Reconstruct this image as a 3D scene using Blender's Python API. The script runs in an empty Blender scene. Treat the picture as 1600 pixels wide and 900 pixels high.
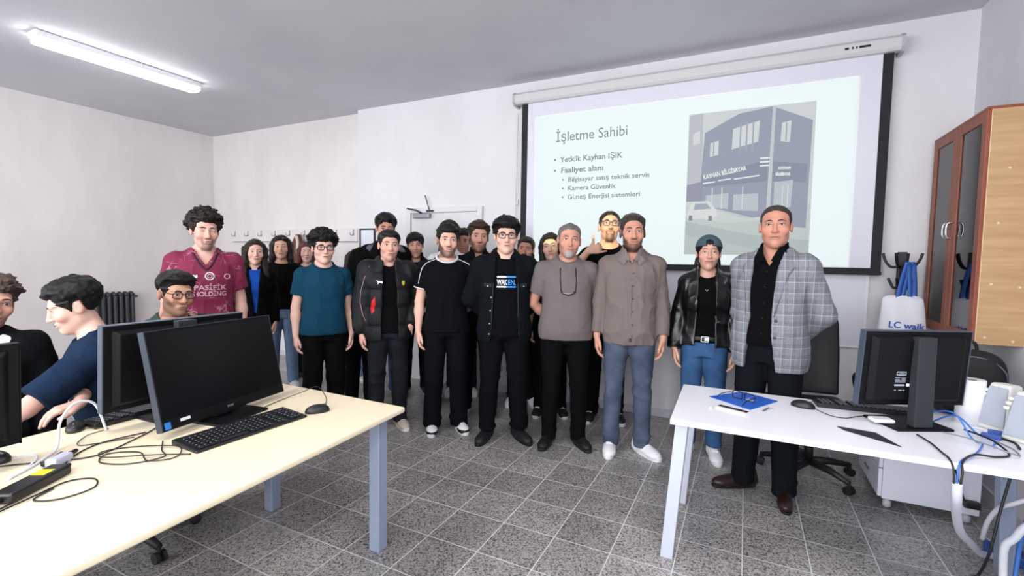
import bpy, bmesh, math, random
import numpy as np
from mathutils import Vector, Matrix
from mathutils.bvhtree import BVHTree

SC = bpy.context.scene
COL = SC.collection
PI = math.pi
random.seed(5)

# ------------------------------------------------------------------ camera
F_PX, YAW, PITCH, ROLL, CAM_H = 740.667, math.radians(-26.182), math.radians(3.533), math.radians(0.973), 1.45
_cy, _sy, _cp, _sp = math.cos(YAW), math.sin(YAW), math.cos(PITCH), math.sin(PITCH)
_fw = Vector((_sy*_cp, _cy*_cp, -_sp)); _r0 = Vector((_cy, -_sy, 0)); _u0 = _r0.cross(_fw)
_r = math.cos(ROLL)*_r0 + math.sin(ROLL)*_u0
_u = -math.sin(ROLL)*_r0 + math.cos(ROLL)*_u0
cam_data = bpy.data.cameras.new('camera')
cam_data.sensor_width = 36.0
cam_data.lens = F_PX*36.0/1600.0
cam_data.clip_start = 0.05
cam = bpy.data.objects.new('camera', cam_data)
COL.objects.link(cam)
cam.matrix_world = Matrix(((_r.x, _u.x, -_fw.x, 0), (_r.y, _u.y, -_fw.y, 0), (_r.z, _u.z, -_fw.z, CAM_H), (0, 0, 0, 1)))
SC.camera = cam

# ------------------------------------------------------------------ light and exposure
SC.view_settings.view_transform = 'Standard'
SC.view_settings.look = 'None'
SC.view_settings.gamma = 1.0
SC.view_settings.use_curve_mapping = False
SC.view_settings.exposure = 0.58
world = bpy.data.worlds.new('World'); SC.world = world
world.use_nodes = True
bg = world.node_tree.nodes['Background']
bg.inputs[0].default_value = (0.86, 0.93, 1.0, 1)
bg.inputs[1].default_value = 0.75

def area_light(name, loc, target, sx, sy, power, color):
    l = bpy.data.lights.new(name, 'AREA'); l.shape = 'RECTANGLE'; l.size = sx; l.size_y = sy
    l.energy = power; l.color = color
    o = bpy.data.objects.new(name, l); COL.objects.link(o)
    o.location = loc
    o.rotation_euler = (Vector(target)-Vector(loc)).to_track_quat('-Z', 'Y').to_euler()
    return o
# unseen area lamps added behind the photographer, standing in for window daylight
area_light('window_daylight', (-5.6, -2.9, 2.0), (-4.6, 3.5, 1.1), 2.2, 1.9, 85, (0.93, 0.96, 1.0))
area_light('window_daylight', (-2.6, -2.9, 2.0), (-2.2, 3.5, 1.1), 2.2, 1.9, 85, (0.93, 0.96, 1.0))
area_light('window_daylight', (0.3, -2.9, 2.0), (-0.3, 3.5, 1.1), 1.8, 1.9, 70, (0.93, 0.96, 1.0))
# the other ceiling tubes of the room, above and behind the photographer
for _x, _y in ((-2.4, 0.3), (0.35, 0.9), (-2.2, -1.6), (0.4, -1.6)):
    area_light('ceiling_tube', (_x, _y, 3.17), (_x, _y+0.001, 0), 0.16, 1.3, 21, (1.0, 0.98, 0.95))

# ------------------------------------------------------------------ materials
def lin(c):
    if isinstance(c, str):
        c = c.lstrip('#'); c = [int(c[i:i+2], 16)/255 for i in (0, 2, 4)]
    return tuple(x/12.92 if x <= 0.04045 else ((x+0.055)/1.055)**2.4 for x in c)
_M = {}
def mat(name, color, rough=0.6, metal=0.0, noise=0.0, nscale=30, bump=0.0, bscale=200, emit=0.0, spec=0.5, alpha=1.0, coat=0.0):
    key = name
    if key in _M: return _M[key]
    m = bpy.data.materials.new(name); m.use_nodes = True
    nt = m.node_tree; b = nt.nodes['Principled BSDF']
    c = (*lin(color), 1)
    b.inputs['Base Color'].default_value = c
    b.inputs['Roughness'].default_value = rough
    b.inputs['Metallic'].default_value = metal
    b.inputs['Specular IOR Level'].default_value = spec
    if coat: b.inputs['Coat Weight'].default_value = coat
    if emit:
        b.inputs['Emission Color'].default_value = c; b.inputs['Emission Strength'].default_value = emit
    if alpha < 1: b.inputs['Alpha'].default_value = alpha
    if noise or bump:
        tc = nt.nodes.new('ShaderNodeTexCoord')
    if noise:
        n = nt.nodes.new('ShaderNodeTexNoise'); n.inputs['Scale'].default_value = nscale; n.inputs['Detail'].default_value = 4
        nt.links.new(tc.outputs['Object'], n.inputs['Vector'])
        r = nt.nodes.new('ShaderNodeMapRange'); r.inputs[3].default_value = 1-noise; r.inputs[4].default_value = 1+noise
        nt.links.new(n.outputs['Fac'], r.inputs[0])
        mx = nt.nodes.new('ShaderNodeMix'); mx.data_type = 'RGBA'; mx.blend_type = 'MULTIPLY'; mx.inputs[0].default_value = 1
        mx.inputs[6].default_value = c
        nt.links.new(r.outputs[0], mx.inputs[7]); nt.links.new(mx.outputs[2], b.inputs['Base Color'])
    if bump:
        n2 = nt.nodes.new('ShaderNodeTexNoise'); n2.inputs['Scale'].default_value = bscale; n2.inputs['Detail'].default_value = 3
        nt.links.new(tc.outputs['Object'], n2.inputs['Vector'])
        bp = nt.nodes.new('ShaderNodeBump'); bp.inputs['Strength'].default_value = bump; bp.inputs['Distance'].default_value = 0.01
        nt.links.new(n2.outputs['Fac'], bp.inputs['Height']); nt.links.new(bp.outputs['Normal'], b.inputs['Normal'])
    _M[key] = m
    return m

# ------------------------------------------------------------------ objects and meshes
def finish(name, me, m=None, parent=None, smooth=False):
    o = bpy.data.objects.new(name, me); COL.objects.link(o)
    if m is not None: me.materials.append(m)
    if smooth: me.polygons.foreach_set('use_smooth', [True]*len(me.polygons))
    if parent is not None: o.parent = parent
    return o
def from_bm(name, bm, m=None, parent=None, smooth=False, bevel=0.0, seg=2):
    bmesh.ops.recalc_face_normals(bm, faces=bm.faces)
    me = bpy.data.meshes.new(name); bm.to_mesh(me); bm.free()
    o = finish(name, me, m, parent, smooth)
    if bevel:
        md = o.modifiers.new('bevel', 'BEVEL'); md.width = bevel; md.segments = seg; md.limit_method = 'ANGLE'; md.angle_limit = math.radians(40)
    return o
def from_np(name, V, Fq, m=None, parent=None, smooth=True):
    me = bpy.data.meshes.new(name)
    V = np.ascontiguousarray(V, np.float32); Fq = np.ascontiguousarray(Fq, np.int32)
    k = Fq.shape[1]
    me.vertices.add(len(V)); me.vertices.foreach_set('co', V.ravel())
    me.loops.add(Fq.size); me.loops.foreach_set('vertex_index', Fq.ravel())
    me.polygons.add(len(Fq)); me.polygons.foreach_set('loop_start', np.arange(0, Fq.size, k, dtype=np.int32))
    me.update(calc_edges=True)
    return finish(name, me, m, parent, smooth)
def bx(bm, lo, hi, M=None):
    x0, y0, z0 = lo; x1, y1, z1 = hi
    vs = [Vector(p) for p in ((x0,y0,z0),(x1,y0,z0),(x1,y1,z0),(x0,y1,z0),(x0,y0,z1),(x1,y0,z1),(x1,y1,z1),(x0,y1,z1))]
    if M is not None: vs = [M @ v for v in vs]
    v = [bm.verts.new(p) for p in vs]
    for f in ((0,3,2,1),(4,5,6,7),(0,1,5,4),(1,2,6,5),(2,3,7,6),(3,0,4,7)): bm.faces.new([v[i] for i in f])
    return v
def box(name, lo, hi, m, parent=None, bevel=0.0, M=None):
    bm = bmesh.new(); bx(bm, lo, hi, M); return from_bm(name, bm, m, parent, False, bevel)
def sweep(bm, pts, r, seg=8, closed=False):
    pts = [Vector(p) for p in pts]; n = len(pts); rings = []
    up = Vector((0.13, 0.21, 1)).normalized(); prev = None
    for i, p in enumerate(pts):
        if closed: t = pts[(i+1) % n]-pts[i-1]
        else: t = pts[min(i+1, n-1)]-pts[max(i-1, 0)]
        t.normalize()
        if prev is None:
            a = t.cross(up)
            if a.length < 1e-3: a = t.cross(Vector((1, 0, 0)))
        else:
            a = prev-t*prev.dot(t)
            if a.length < 1e-5: a = t.cross(up)
        a.normalize(); b = t.cross(a); prev = a
        rr = r[i] if isinstance(r, (list, tuple)) else r
        rings.append([bm.verts.new(p+(a*math.cos(2*PI*k/seg)+b*math.sin(2*PI*k/seg))*rr) for k in range(seg)])
    m = n if closed else n-1
    for i in range(m):
        A, B = rings[i], rings[(i+1) % n]
        for k in range(seg): bm.faces.new((A[k], A[(k+1) % seg], B[(k+1) % seg], B[k]))
    if not closed:
        bm.faces.new(list(reversed(rings[0]))); bm.faces.new(rings[-1])
def smooth_path(pts, n=8):
    pts = [Vector(p) for p in pts]; out = []
    P = [pts[0]]+pts+[pts[-1]]
    for i in range(1, len(P)-2):
        p0, p1, p2, p3 = P[i-1], P[i], P[i+1], P[i+2]
        for k in range(n):
            t = k/n
            out.append(0.5*((2*p1)+(p2-p0)*t+(2*p0-5*p1+4*p2-p3)*t*t+(3*p1-p0-3*p2+p3)*t**3))
    out.append(pts[-1])
    return out
def tube(name, pts, r, m, parent=None, seg=8, n=8, closed=False):
    bm = bmesh.new(); sweep(bm, smooth_path(pts, n) if n else pts, r, seg, closed)
    return from_bm(name, bm, m, parent, True)
def lathe(bm, prof, c=(0, 0, 0), seg=24, M=None):
    rings = []
    for r, z in prof:
        ring = []
        for k in range(seg):
            a = 2*PI*k/seg; p = Vector((r*math.cos(a), r*math.sin(a), z))
            if M is not None: p = M @ p
            ring.append(bm.verts.new(p+Vector(c)))
        rings.append(ring)
    for A, B in zip(rings, rings[1:]):
        for k in range(seg): bm.faces.new((A[k], A[(k+1) % seg], B[(k+1) % seg], B[k]))
    bm.faces.new(list(reversed(rings[0]))); bm.faces.new(rings[-1])
def prism(bm, poly, d0, d1, plane='xz', M=None):
    def P(a, b, d):
        v = {'xz': (a, d, b), 'xy': (a, b, d), 'yz': (d, a, b)}[plane]
        return M @ Vector(v) if M is not None else Vector(v)
    A = [bm.verts.new(P(a, b, d0)) for a, b in poly]; B = [bm.verts.new(P(a, b, d1)) for a, b in poly]
    n = len(poly)
    bm.faces.new(A); bm.faces.new(list(reversed(B)))
    for i in range(n): bm.faces.new((A[i], B[i], B[(i+1) % n], A[(i+1) % n]))
def tag(o, label, cat, group=None):
    o['label'] = label; o['category'] = cat
    if group: o['group'] = group
    return o
def struct(o):
    o['kind'] = 'structure'; return o
def empty(name, loc, rz=0.0, label=None, cat=None, group=None):
    o = bpy.data.objects.new(name, None); COL.objects.link(o)
    o.location = loc; o.rotation_euler = (0, 0, rz); o.empty_display_size = 0.1
    if label: tag(o, label, cat, group)
    return o
def text_mesh(name, s, size, m, parent=None, M=None, depth=0.0015, align='LEFT', width=None, bold=0.0, shear=0):
    cu = bpy.data.curves.new(name, 'FONT'); cu.body = s; cu.size = size; cu.align_x = align; cu.extrude = depth; cu.offset = bold; cu.shear = shear
    cu.resolution_u = 3
    o = bpy.data.objects.new(name, cu); COL.objects.link(o)
    dg = bpy.context.evaluated_depsgraph_get()
    me = bpy.data.meshes.new_from_object(o.evaluated_get(dg))
    bpy.data.objects.remove(o); bpy.data.curves.remove(cu)
    me.materials.clear()
    xs = [v.co.x for v in me.vertices]
    if width and xs:
        k = width/(max(xs)-min(xs))
        for v in me.vertices: v.co.x *= k
    if M is not None: me.transform(M)
    me.name = name
    return finish(name, me, m, parent)
# text written in the x-z plane, facing -y
def wallM(x, y, z, rz=0.0, rot=0.0):
    return Matrix.Translation((x, y, z)) @ Matrix.Rotation(rz, 4, 'Z') @ Matrix.Rotation(PI/2, 4, 'X') @ Matrix.Rotation(rot, 4, 'Z')

# ------------------------------------------------------------------ the room
CEIL = 3.26; YB = 4.537; YR = 4.65; XJ = -4.41; XL = -7.5; XR = 1.412; Y0 = -3.0
def plaster(name, c1, c2, scale=1.3, rough=0.75, streak=True):
    m = bpy.data.materials.new(name); m.use_nodes = True
    nt = m.node_tree; b = nt.nodes['Principled BSDF']; b.inputs['Roughness'].default_value = rough
    tc = nt.nodes.new('ShaderNodeTexCoord'); mp = nt.nodes.new('ShaderNodeMapping')
    mp.inputs['Scale'].default_value = (1, 1, 0.45 if streak else 1)
    n = nt.nodes.new('ShaderNodeTexNoise'); n.inputs['Scale'].default_value = scale; n.inputs['Detail'].default_value = 6; n.inputs['Roughness'].default_value = 0.62
    cr = nt.nodes.new('ShaderNodeValToRGB'); cr.color_ramp.elements[0].position = 0.36; cr.color_ramp.elements[1].position = 0.6
    cr.color_ramp.elements[0].color = (*lin(c2), 1); cr.color_ramp.elements[1].color = (*lin(c1), 1)
    nt.links.new(tc.outputs['Object'], mp.inputs[0]); nt.links.new(mp.outputs[0], n.inputs['Vector'])
    nt.links.new(n.outputs['Fac'], cr.inputs[0]); nt.links.new(cr.outputs[0], b.inputs['Base Color'])
    n2 = nt.nodes.new('ShaderNodeTexNoise'); n2.inputs['Scale'].default_value = 60
    bp = nt.nodes.new('ShaderNodeBump'); bp.inputs['Strength'].default_value = 0.08; bp.inputs['Distance'].default_value = 0.01
    nt.links.new(tc.outputs['Object'], n2.inputs['Vector']); nt.links.new(n2.outputs['Fac'], bp.inputs['Height']); nt.links.new(bp.outputs['Normal'], b.inputs['Normal'])
    return m
m_wall = plaster('wall_paint', '#e6e4e6', '#dfdcde')
m_wall_old = plaster('aged_wall_paint', '#e6e1e0', '#d9d2d0', 0.9)
m_wall_r = plaster('side_wall_paint', '#dcdce2', '#d2d2da')
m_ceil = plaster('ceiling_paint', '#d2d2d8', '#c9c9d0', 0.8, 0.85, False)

def floor_material():
    m = bpy.data.materials.new('terrazzo_tiles'); m.use_nodes = True
    nt = m.node_tree; b = nt.nodes['Principled BSDF']; L = nt.links
    tc = nt.nodes.new('ShaderNodeTexCoord')
    mp = nt.nodes.new('ShaderNodeMapping'); mp.inputs['Location'].default_value = (0.25, 0.10, 0)
    L.new(tc.outputs['Object'], mp.inputs[0])
    br = nt.nodes.new('ShaderNodeTexBrick'); br.offset = 0.0; br.squash = 1.0
    br.inputs['Scale'].default_value = 1.0; br.inputs['Brick Width'].default_value = 0.2945; br.inputs['Row Height'].default_value = 0.2945
    br.inputs['Mortar Size'].default_value = 0.0032; br.inputs['Mortar Smooth'].default_value = 0.3; br.inputs['Bias'].default_value = 0.0
    br.inputs['Color1'].default_value = (*lin('#a3a09e'), 1); br.inputs['Color2'].default_value = (*lin('#898786'), 1); br.inputs['Mortar'].default_value = (*lin('#d2d1d2'), 1)
    L.new(mp.outputs[0], br.inputs['Vector'])
    vo = nt.nodes.new('ShaderNodeTexVoronoi'); vo.inputs['Scale'].default_value = 150; L.new(tc.outputs['Object'], vo.inputs['Vector'])
    cr = nt.nodes.new('ShaderNodeValToRGB'); e = cr.color_ramp.elements
    e[0].position = 0.0; e[0].color = (0.22, 0.22, 0.23, 1); e[1].position = 0.75; e[1].color = (1.35, 1.33, 1.3, 1)
    e2 = cr.color_ramp.elements.new(0.3); e2.color = (0.75, 0.75, 0.76, 1)
    sep = nt.nodes.new('ShaderNodeSeparateColor'); L.new(vo.outputs['Color'], sep.inputs[0]); L.new(sep.outputs[0], cr.inputs[0])
    mx = nt.nodes.new('ShaderNodeMix'); mx.data_type = 'RGBA'; mx.blend_type = 'MULTIPLY'
    inv = nt.nodes.new('ShaderNodeMath'); inv.operation = 'SUBTRACT'; inv.inputs[0].default_value = 1.0
    L.new(br.outputs['Fac'], inv.inputs[1]); L.new(inv.outputs[0], mx.inputs[0])
    L.new(br.outputs['Color'], mx.inputs[6]); L.new(cr.outputs[0], mx.inputs[7])
    # scuffs and dirt
    n = nt.nodes.new('ShaderNodeTexNoise'); n.inputs['Scale'].default_value = 2.2; n.inputs['Detail'].default_value = 7; L.new(tc.outputs['Object'], n.inputs['Vector'])
    mr = nt.nodes.new('ShaderNodeMapRange'); mr.inputs[1].default_value = 0.3; mr.inputs[2].default_value = 0.7; mr.inputs[3].default_value = 0.82; mr.inputs[4].default_value = 1.15
    L.new(n.outputs['Fac'], mr.inputs[0])
    mx2 = nt.nodes.new('ShaderNodeMix'); mx2.data_type = 'RGBA'; mx2.blend_type = 'MULTIPLY'; mx2.inputs[0].default_value = 1
    L.new(mx.outputs[2], mx2.inputs[6]); L.new(mr.outputs[0], mx2.inputs[7]); L.new(mx2.outputs[2], b.inputs['Base Color'])
    mr2 = nt.nodes.new('ShaderNodeMapRange'); mr2.inputs[3].default_value = 0.22; mr2.inputs[4].default_value = 0.5; L.new(n.outputs['Fac'], mr2.inputs[0]); L.new(mr2.outputs[0], b.inputs['Roughness'])
    bp = nt.nodes.new('ShaderNodeBump'); bp.inputs['Strength'].default_value = 0.25; bp.inputs['Distance'].default_value = 0.003; bp.invert = True
    L.new(br.outputs['Fac'], bp.inputs['Height']); L.new(bp.outputs['Normal'], b.inputs['Normal'])
    return m
struct(box('floor', (XL-0.2, Y0, -0.1), (XR+0.2, YR+0.2, 0), floor_material()))
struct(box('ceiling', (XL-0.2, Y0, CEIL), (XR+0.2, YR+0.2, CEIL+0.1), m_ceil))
struct(box('wall_back', (XJ, YB, 0), (XR+0.2, YB+0.3, CEIL), m_wall))
struct(box('wall_back_recess', (XL-0.2, YR, 0), (XJ, YR+0.2, CEIL), m_wall_old))
struct(box('wall_left', (XL-0.2, Y0, 0), (XL, YR, CEIL), m_wall_old))
struct(box('wall_right', (XR, Y0, 0), (XR+0.2, YB, CEIL), m_wall_r))
m_white = mat('white_paint', '#e8e8ea', 0.4)
# windows in the wall behind the photographer
bm = bmesh.new()
bx(bm, (XL-0.2, Y0-0.2, 0), (XR+0.2, Y0, 0.95)); bx(bm, (XL-0.2, Y0-0.2, 2.95), (XR+0.2, Y0, CEIL))
for a, b_ in ((XL-0.2, -6.9), (-4.4, -3.9), (-1.4, -0.8), (1.1, XR+0.2)): bx(bm, (a, Y0-0.2, 0.95), (b_, Y0, 2.95))
struct(from_bm('wall_rear', bm, m_wall))
for i, (a, b_) in enumerate(((-6.9, -4.4), (-3.9, -1.4), (-0.8, 1.1))):
    bm = bmesh.new(); t = 0.06
    bx(bm, (a, Y0-0.14, 0.95), (a+t, Y0-0.08, 2.95)); bx(bm, (b_-t, Y0-0.14, 0.95), (b_, Y0-0.08, 2.95))
    bx(bm, (a, Y0-0.14, 0.95), (b_, Y0-0.08, 0.95+t)); bx(bm, (a, Y0-0.14, 2.95-t), (b_, Y0-0.08, 2.95)); c = (a+b_)/2
    bx(bm, (c-t/2, Y0-0.14, 0.95), (c+t/2, Y0-0.08, 2.95))
    struct(from_bm('window_%d' % (i+1), bm, m_white))
# skirting
m_skirt = mat('skirting_paint', '#c9cad2', 0.5)
struct(box('baseboard_back', (XJ, YB-0.014, 0), (XR, YB, 0.075), m_skirt))
struct(box('baseboard_recess', (XL, YR-0.014, 0), (XJ, YR, 0.075), m_skirt))
struct(box('baseboard_right', (XR-0.014, Y0, 0), (XR, YB, 0.075), m_skirt))

# door with frame and closer
m_door = mat('door_paint', '#dcdcdc', 0.45, noise=0.02, nscale=3)
m_metal = mat('brushed_metal', '#8f9096', 0.35, 0.9)
m_dark = mat('black_plastic', '#17181b', 0.42, noise=0.08, nscale=12)
dr = struct(box('door_1', (-3.555, YB-0.018, 0.0), (-2.665, YB-0.004, 1.955), m_door))
bm = bmesh.new()
for lo, hi in (((-3.632, YB-0.035, 0), (-3.562, YB, 2.02)), ((-2.658, YB-0.035, 0), (-2.592, YB, 2.02)), ((-3.562, YB-0.035, 1.962), (-2.658, YB, 2.02))): bx(bm, lo, hi)
from_bm('door_frame', bm, m_door, dr, bevel=0.006)
bm = bmesh.new(); sweep(bm, [(-2.74, YB-0.02, 1.0), (-2.74, YB-0.065, 1.0), (-2.86, YB-0.065, 1.0)], 0.009); from_bm('door_handle', bm, m_metal, dr, True)
cl = empty('door_closer', (-3.40, YB-0.02, 1.93), 0, 'grey metal door closer with thin arms at top of white door', 'door closer')
box('closer_body', (-0.10, -0.055, -0.03), (0.13, 0.0, 0.022), m_metal, cl, 0.006)
bm = bmesh.new(); sweep(bm, [(0.02, -0.035, 0.025), (-0.04, -0.07, 0.06), (-0.18, -0.05, 0.085)], 0.009); from_bm('arm', bm, mat('dark_metal', '#3a3b40', 0.4, 0.7), cl, True)
bm = bmesh.new(); sweep(bm, [(0.12, -0.02, 0.05), (0.06, -0.03, 0.23)], 0.006); bx(bm, (0.08, -0.035, 0.04), (0.17, 0.0, 0.062)); from_bm('rod', bm, _M['dark_metal'], cl)

# coat hook rail in the recess
rail = empty('coat_rail', (-5.78, YR, 1.69), 0, 'white wall board with small metal hooks behind the women on the left', 'coat rail')
box('board', (-1.26, -0.018, -0.05), (1.26, 0, 0.12), m_wall_old, rail, 0.004)
box('ledge', (-1.26, -0.024, -0.058), (1.26, 0, -0.05), mat('grey_edge', '#7d7d86', 0.6), rail)
m_hook = mat('hook_metal', '#a9abb2', 0.35, 0.6)
for k in range(9):
    x = -1.20+k*0.30
    bm = bmesh.new(); sweep(bm, smooth_path([(x, -0.018, 0.050), (x, -0.05, 0.030), (x, -0.075, 0.035), (x, -0.08, 0.065)], 4), 0.0055, 6)
    bx(bm, (x-0.010, -0.022, 0.03), (x+0.010, -0.016, 0.105)); bx(bm, (x-0.05, -0.026, 0.030), (x+0.01, -0.018, 0.037))
    from_bm('hook', bm, m_hook, rail, True)
# framed notice
fr = empty('notice_frame', (-4.246, YB, 1.62), 0, 'thin black framed white notice on the wall left of the door', 'picture frame')
bm = bmesh.new()
for lo, hi in (((-.125, -.02, -.175), (-.108, 0, .175)), ((.108, -.02, -.175), (.125, 0, .175)), ((-.108, -.02, .158), (.108, 0, .175)), ((-.108, -.02, -.175), (.108, 0, -.158))): bx(bm, lo, hi)
from_bm('frame', bm, mat('frame_black', '#2a2a33', 0.4), fr)
box('notice', (-.108, -.010, -.158), (.108, 0, .158), mat('paper', '#e4e6ee', 0.7), fr)
# fluorescent tube lamp
lm = empty('ceiling_lamp', (-5.34, 2.5, CEIL), 0, 'glowing white fluorescent tube lamp on the grey ceiling', 'lamp')
box('housing', (-0.075, -0.66, -0.055), (0.075, 0.66, 0), m_white, lm, 0.01)
bm = bmesh.new()
bx(bm, (-0.07, -0.65, -0.10), (0.07, 0.65, -0.055))
from_bm('tube_diffuser', bm, mat('lamp_glow', '#ffffff', 0.5, emit=14.0), lm, bevel=0.02)

# ------------------------------------------------------------------ projection screen and the slide on it
YS = 4.45
sc = empty('projection_screen', (-0.6, YS, 1.38), 0, 'wide wall projection screen with black border showing a pale slide', 'projection screen')
def S(o): o.location = (0.6, -YS, -1.38); return o       # geometry written in room coordinates
m_case = mat('screen_case', '#d6d4d4', 0.45)
bm = bmesh.new()
prism(bm, [(YS-0.055, 3.035), (YS-0.055, 3.10), (YS-0.03, 3.125), (YB, 3.125), (YB, 3.035), (YS+0.02, 3.012), (YS-0.035, 3.012)], -2.18, 0.955, 'yz')
S(from_bm('case', bm, m_case, sc, bevel=0.004))
for x in (-2.18, 0.955):
    bm = bmesh.new(); prism(bm, [(YS-0.058, 3.03), (YS-0.058, 3.105), (YS-0.03, 3.13), (YB, 3.13), (YB, 3.0), (YS-0.03, 3.005)], x-0.012, x+0.012, 'yz')
    S(from_bm('end_cap', bm, mat('cap_grey', '#b9b9bd', 0.5), sc))
bm = bmesh.new()
for a, b_ in ((0.60, 0.625), (0.645, 0.655), (0.67, 0.68), (0.69, 0.76)): bx(bm, (a, YS-0.057, 3.06), (b_, YS-0.05, 3.076))
S(from_bm('maker_mark', bm, m_dark, sc))
m_cloth = mat('screen_cloth', '#e0e0ea', 0.8)
S(box('cloth', (-2.04, YS, 1.40), (0.85, YS+0.004, 3.02), m_cloth, sc))
m_border = mat('screen_border', '#15151a', 0.7)
for nm, lo, hi in (('border', (-2.105, YS-0.001, 1.375), (-2.04, YS+0.005, 3.02)), ('border', (0.85, YS-0.001, 1.375), (0.915, YS+0.005, 3.02)), ('border', (-2.04, YS-0.001, 1.40), (0.85, YS+0.005, 1.425))): S(box(nm, lo, hi, m_border, sc))
S(box('bottom_bar', (-2.11, YS-0.012, 1.372), (0.92, YS+0.016, 1.40), m_border, sc, 0.004))
# the projected slide: a picture of light on the cloth
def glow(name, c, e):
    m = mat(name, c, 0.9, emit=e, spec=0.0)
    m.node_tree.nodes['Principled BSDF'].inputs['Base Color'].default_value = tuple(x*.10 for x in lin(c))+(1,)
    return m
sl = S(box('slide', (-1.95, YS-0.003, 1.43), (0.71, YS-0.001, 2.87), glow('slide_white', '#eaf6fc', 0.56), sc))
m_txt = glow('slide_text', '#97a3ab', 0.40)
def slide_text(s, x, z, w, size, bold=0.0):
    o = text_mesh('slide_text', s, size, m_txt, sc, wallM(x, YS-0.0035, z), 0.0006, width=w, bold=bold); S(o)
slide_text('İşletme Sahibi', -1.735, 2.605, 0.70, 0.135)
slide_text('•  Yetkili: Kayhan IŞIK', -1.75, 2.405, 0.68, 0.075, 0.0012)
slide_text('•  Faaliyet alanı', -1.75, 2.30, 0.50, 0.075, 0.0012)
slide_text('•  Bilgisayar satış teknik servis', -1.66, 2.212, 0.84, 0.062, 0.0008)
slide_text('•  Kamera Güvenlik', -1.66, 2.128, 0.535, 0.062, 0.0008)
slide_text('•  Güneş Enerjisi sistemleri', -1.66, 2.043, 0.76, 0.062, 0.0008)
# the photograph of a shop on the slide (flat areas of light)
PX0, PX1, PZ0, PZ1 = -0.495, 0.443, 1.515, 2.725
_ph = [0]; PHB = bmesh.new(); PHM = []
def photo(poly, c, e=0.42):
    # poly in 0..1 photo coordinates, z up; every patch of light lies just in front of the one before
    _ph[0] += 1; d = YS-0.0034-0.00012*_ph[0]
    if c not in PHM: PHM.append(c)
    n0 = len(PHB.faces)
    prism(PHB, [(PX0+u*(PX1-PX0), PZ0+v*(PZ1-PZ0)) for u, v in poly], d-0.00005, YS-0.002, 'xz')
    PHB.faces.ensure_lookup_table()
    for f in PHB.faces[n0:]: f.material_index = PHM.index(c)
R_ = lambda a, b_, c, d: [(a, b_), (c, b_), (c, d), (a, d)]
photo(R_(0, 0, 1, 1), '#dfe6ee')
photo(R_(0, 0, 1, .34), '#d3dce0')
photo([(0, 0.24), (.55, .14), (1, .10), (1, 0), (0, 0)], '#c3cfd4')
photo([(0, 0.0), (0, .14), (.5, .06), (.8, 0)], '#ccd7da')
photo([(0, .47), (0, .99), (.12, 1), (.13, .47)], '#ccd2df')
photo([(.11, .36), (.14, .86), (.42, .97), (.68, .995), (.98, .88), (.97, .18), (.80, .20), (.5, .27)], '#a9b0c6')
photo([(.0, .38), (.14, .38), (.14, .52), (.0, .50)], '#a5a9bf')
photo([(.13, .56), (.66, .64), (.66, .50), (.13, .48)], '#9aa2ba')
photo([(.70, .63), (.96, .60), (.95, .48), (.70, .50)], '#9da4bb')
for q in ([(.19, .69), (.26, .70), (.26, .80), (.19, .785)], [(.37, .73), (.58, .77), (.585, .91), (.375, .87)], [(.75, .76), (.82, .75), (.825, .89), (.755, .88)], [(.04, .78), (.1, .79), (.1, .88), (.04, .86)]): photo(q, '#e3eaf2')
for a in (.215, .43, .48, .53, .785): photo([(a, .70), (a+.012, .70), (a+.012, .91), (a, .91)] if a > .3 and a < .7 else [(a, .70), (a+.01, .70), (a+.01, .80), (a, .80)] if a < .3 else [(a, .76), (a+.01, .76), (a+.01, .88), (a, .88)], '#b3bacd')
for q in ([(.17, .34), (.36, .32), (.36, .43), (.17, .42)], [(.40, .31), (.6, .30), (.6, .42), (.40, .42)], [(.72, .32), (.85, .32), (.86, .50), (.72, .49)]): photo(q, '#ccd4e2')
for a in (.22, .30, .47, .78, .82): photo(R_(a, .32, a+.008, .47), '#e6eef4')
photo([(.665, .28), (.695, .28), (.705, .995), (.68, .995)], '#d5dbe6')
photo([(0, .33), (.12, .35), (.5, .25), (.72, .27), (.72, .24), (.35, .22), (0, .28)], '#dbe3e8')
photo([(.0, .285), (.02, .30), (.05, .375), (.20, .38), (.26, .32), (.27, .27), (.2, .25), (.02, .255)], '#e9f0f5')
photo([(.07, .32), (.08, .365), (.18, .365), (.22, .325)], '#b4bccd')
photo(R_(.03, .245, .06, .28), '#8e96ac'); photo(R_(.2, .24, .23, .275), '#8e96ac')
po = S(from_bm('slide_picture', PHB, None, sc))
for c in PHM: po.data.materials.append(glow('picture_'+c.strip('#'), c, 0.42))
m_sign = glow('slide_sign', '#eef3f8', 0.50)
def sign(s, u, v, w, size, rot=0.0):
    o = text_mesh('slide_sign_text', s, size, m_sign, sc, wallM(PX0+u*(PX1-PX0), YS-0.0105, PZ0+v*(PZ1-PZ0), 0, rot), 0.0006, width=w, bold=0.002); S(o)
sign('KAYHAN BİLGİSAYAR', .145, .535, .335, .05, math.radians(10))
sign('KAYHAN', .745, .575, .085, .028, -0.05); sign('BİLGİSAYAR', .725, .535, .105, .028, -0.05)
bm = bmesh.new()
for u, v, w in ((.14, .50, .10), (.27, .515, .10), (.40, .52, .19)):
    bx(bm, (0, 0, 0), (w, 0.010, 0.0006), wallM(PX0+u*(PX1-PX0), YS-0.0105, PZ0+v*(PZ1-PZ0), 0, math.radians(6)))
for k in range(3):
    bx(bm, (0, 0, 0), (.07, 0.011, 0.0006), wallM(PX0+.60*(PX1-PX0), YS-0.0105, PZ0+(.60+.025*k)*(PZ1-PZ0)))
S(from_bm('slide_sign_line', bm, m_sign, sc))

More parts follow.
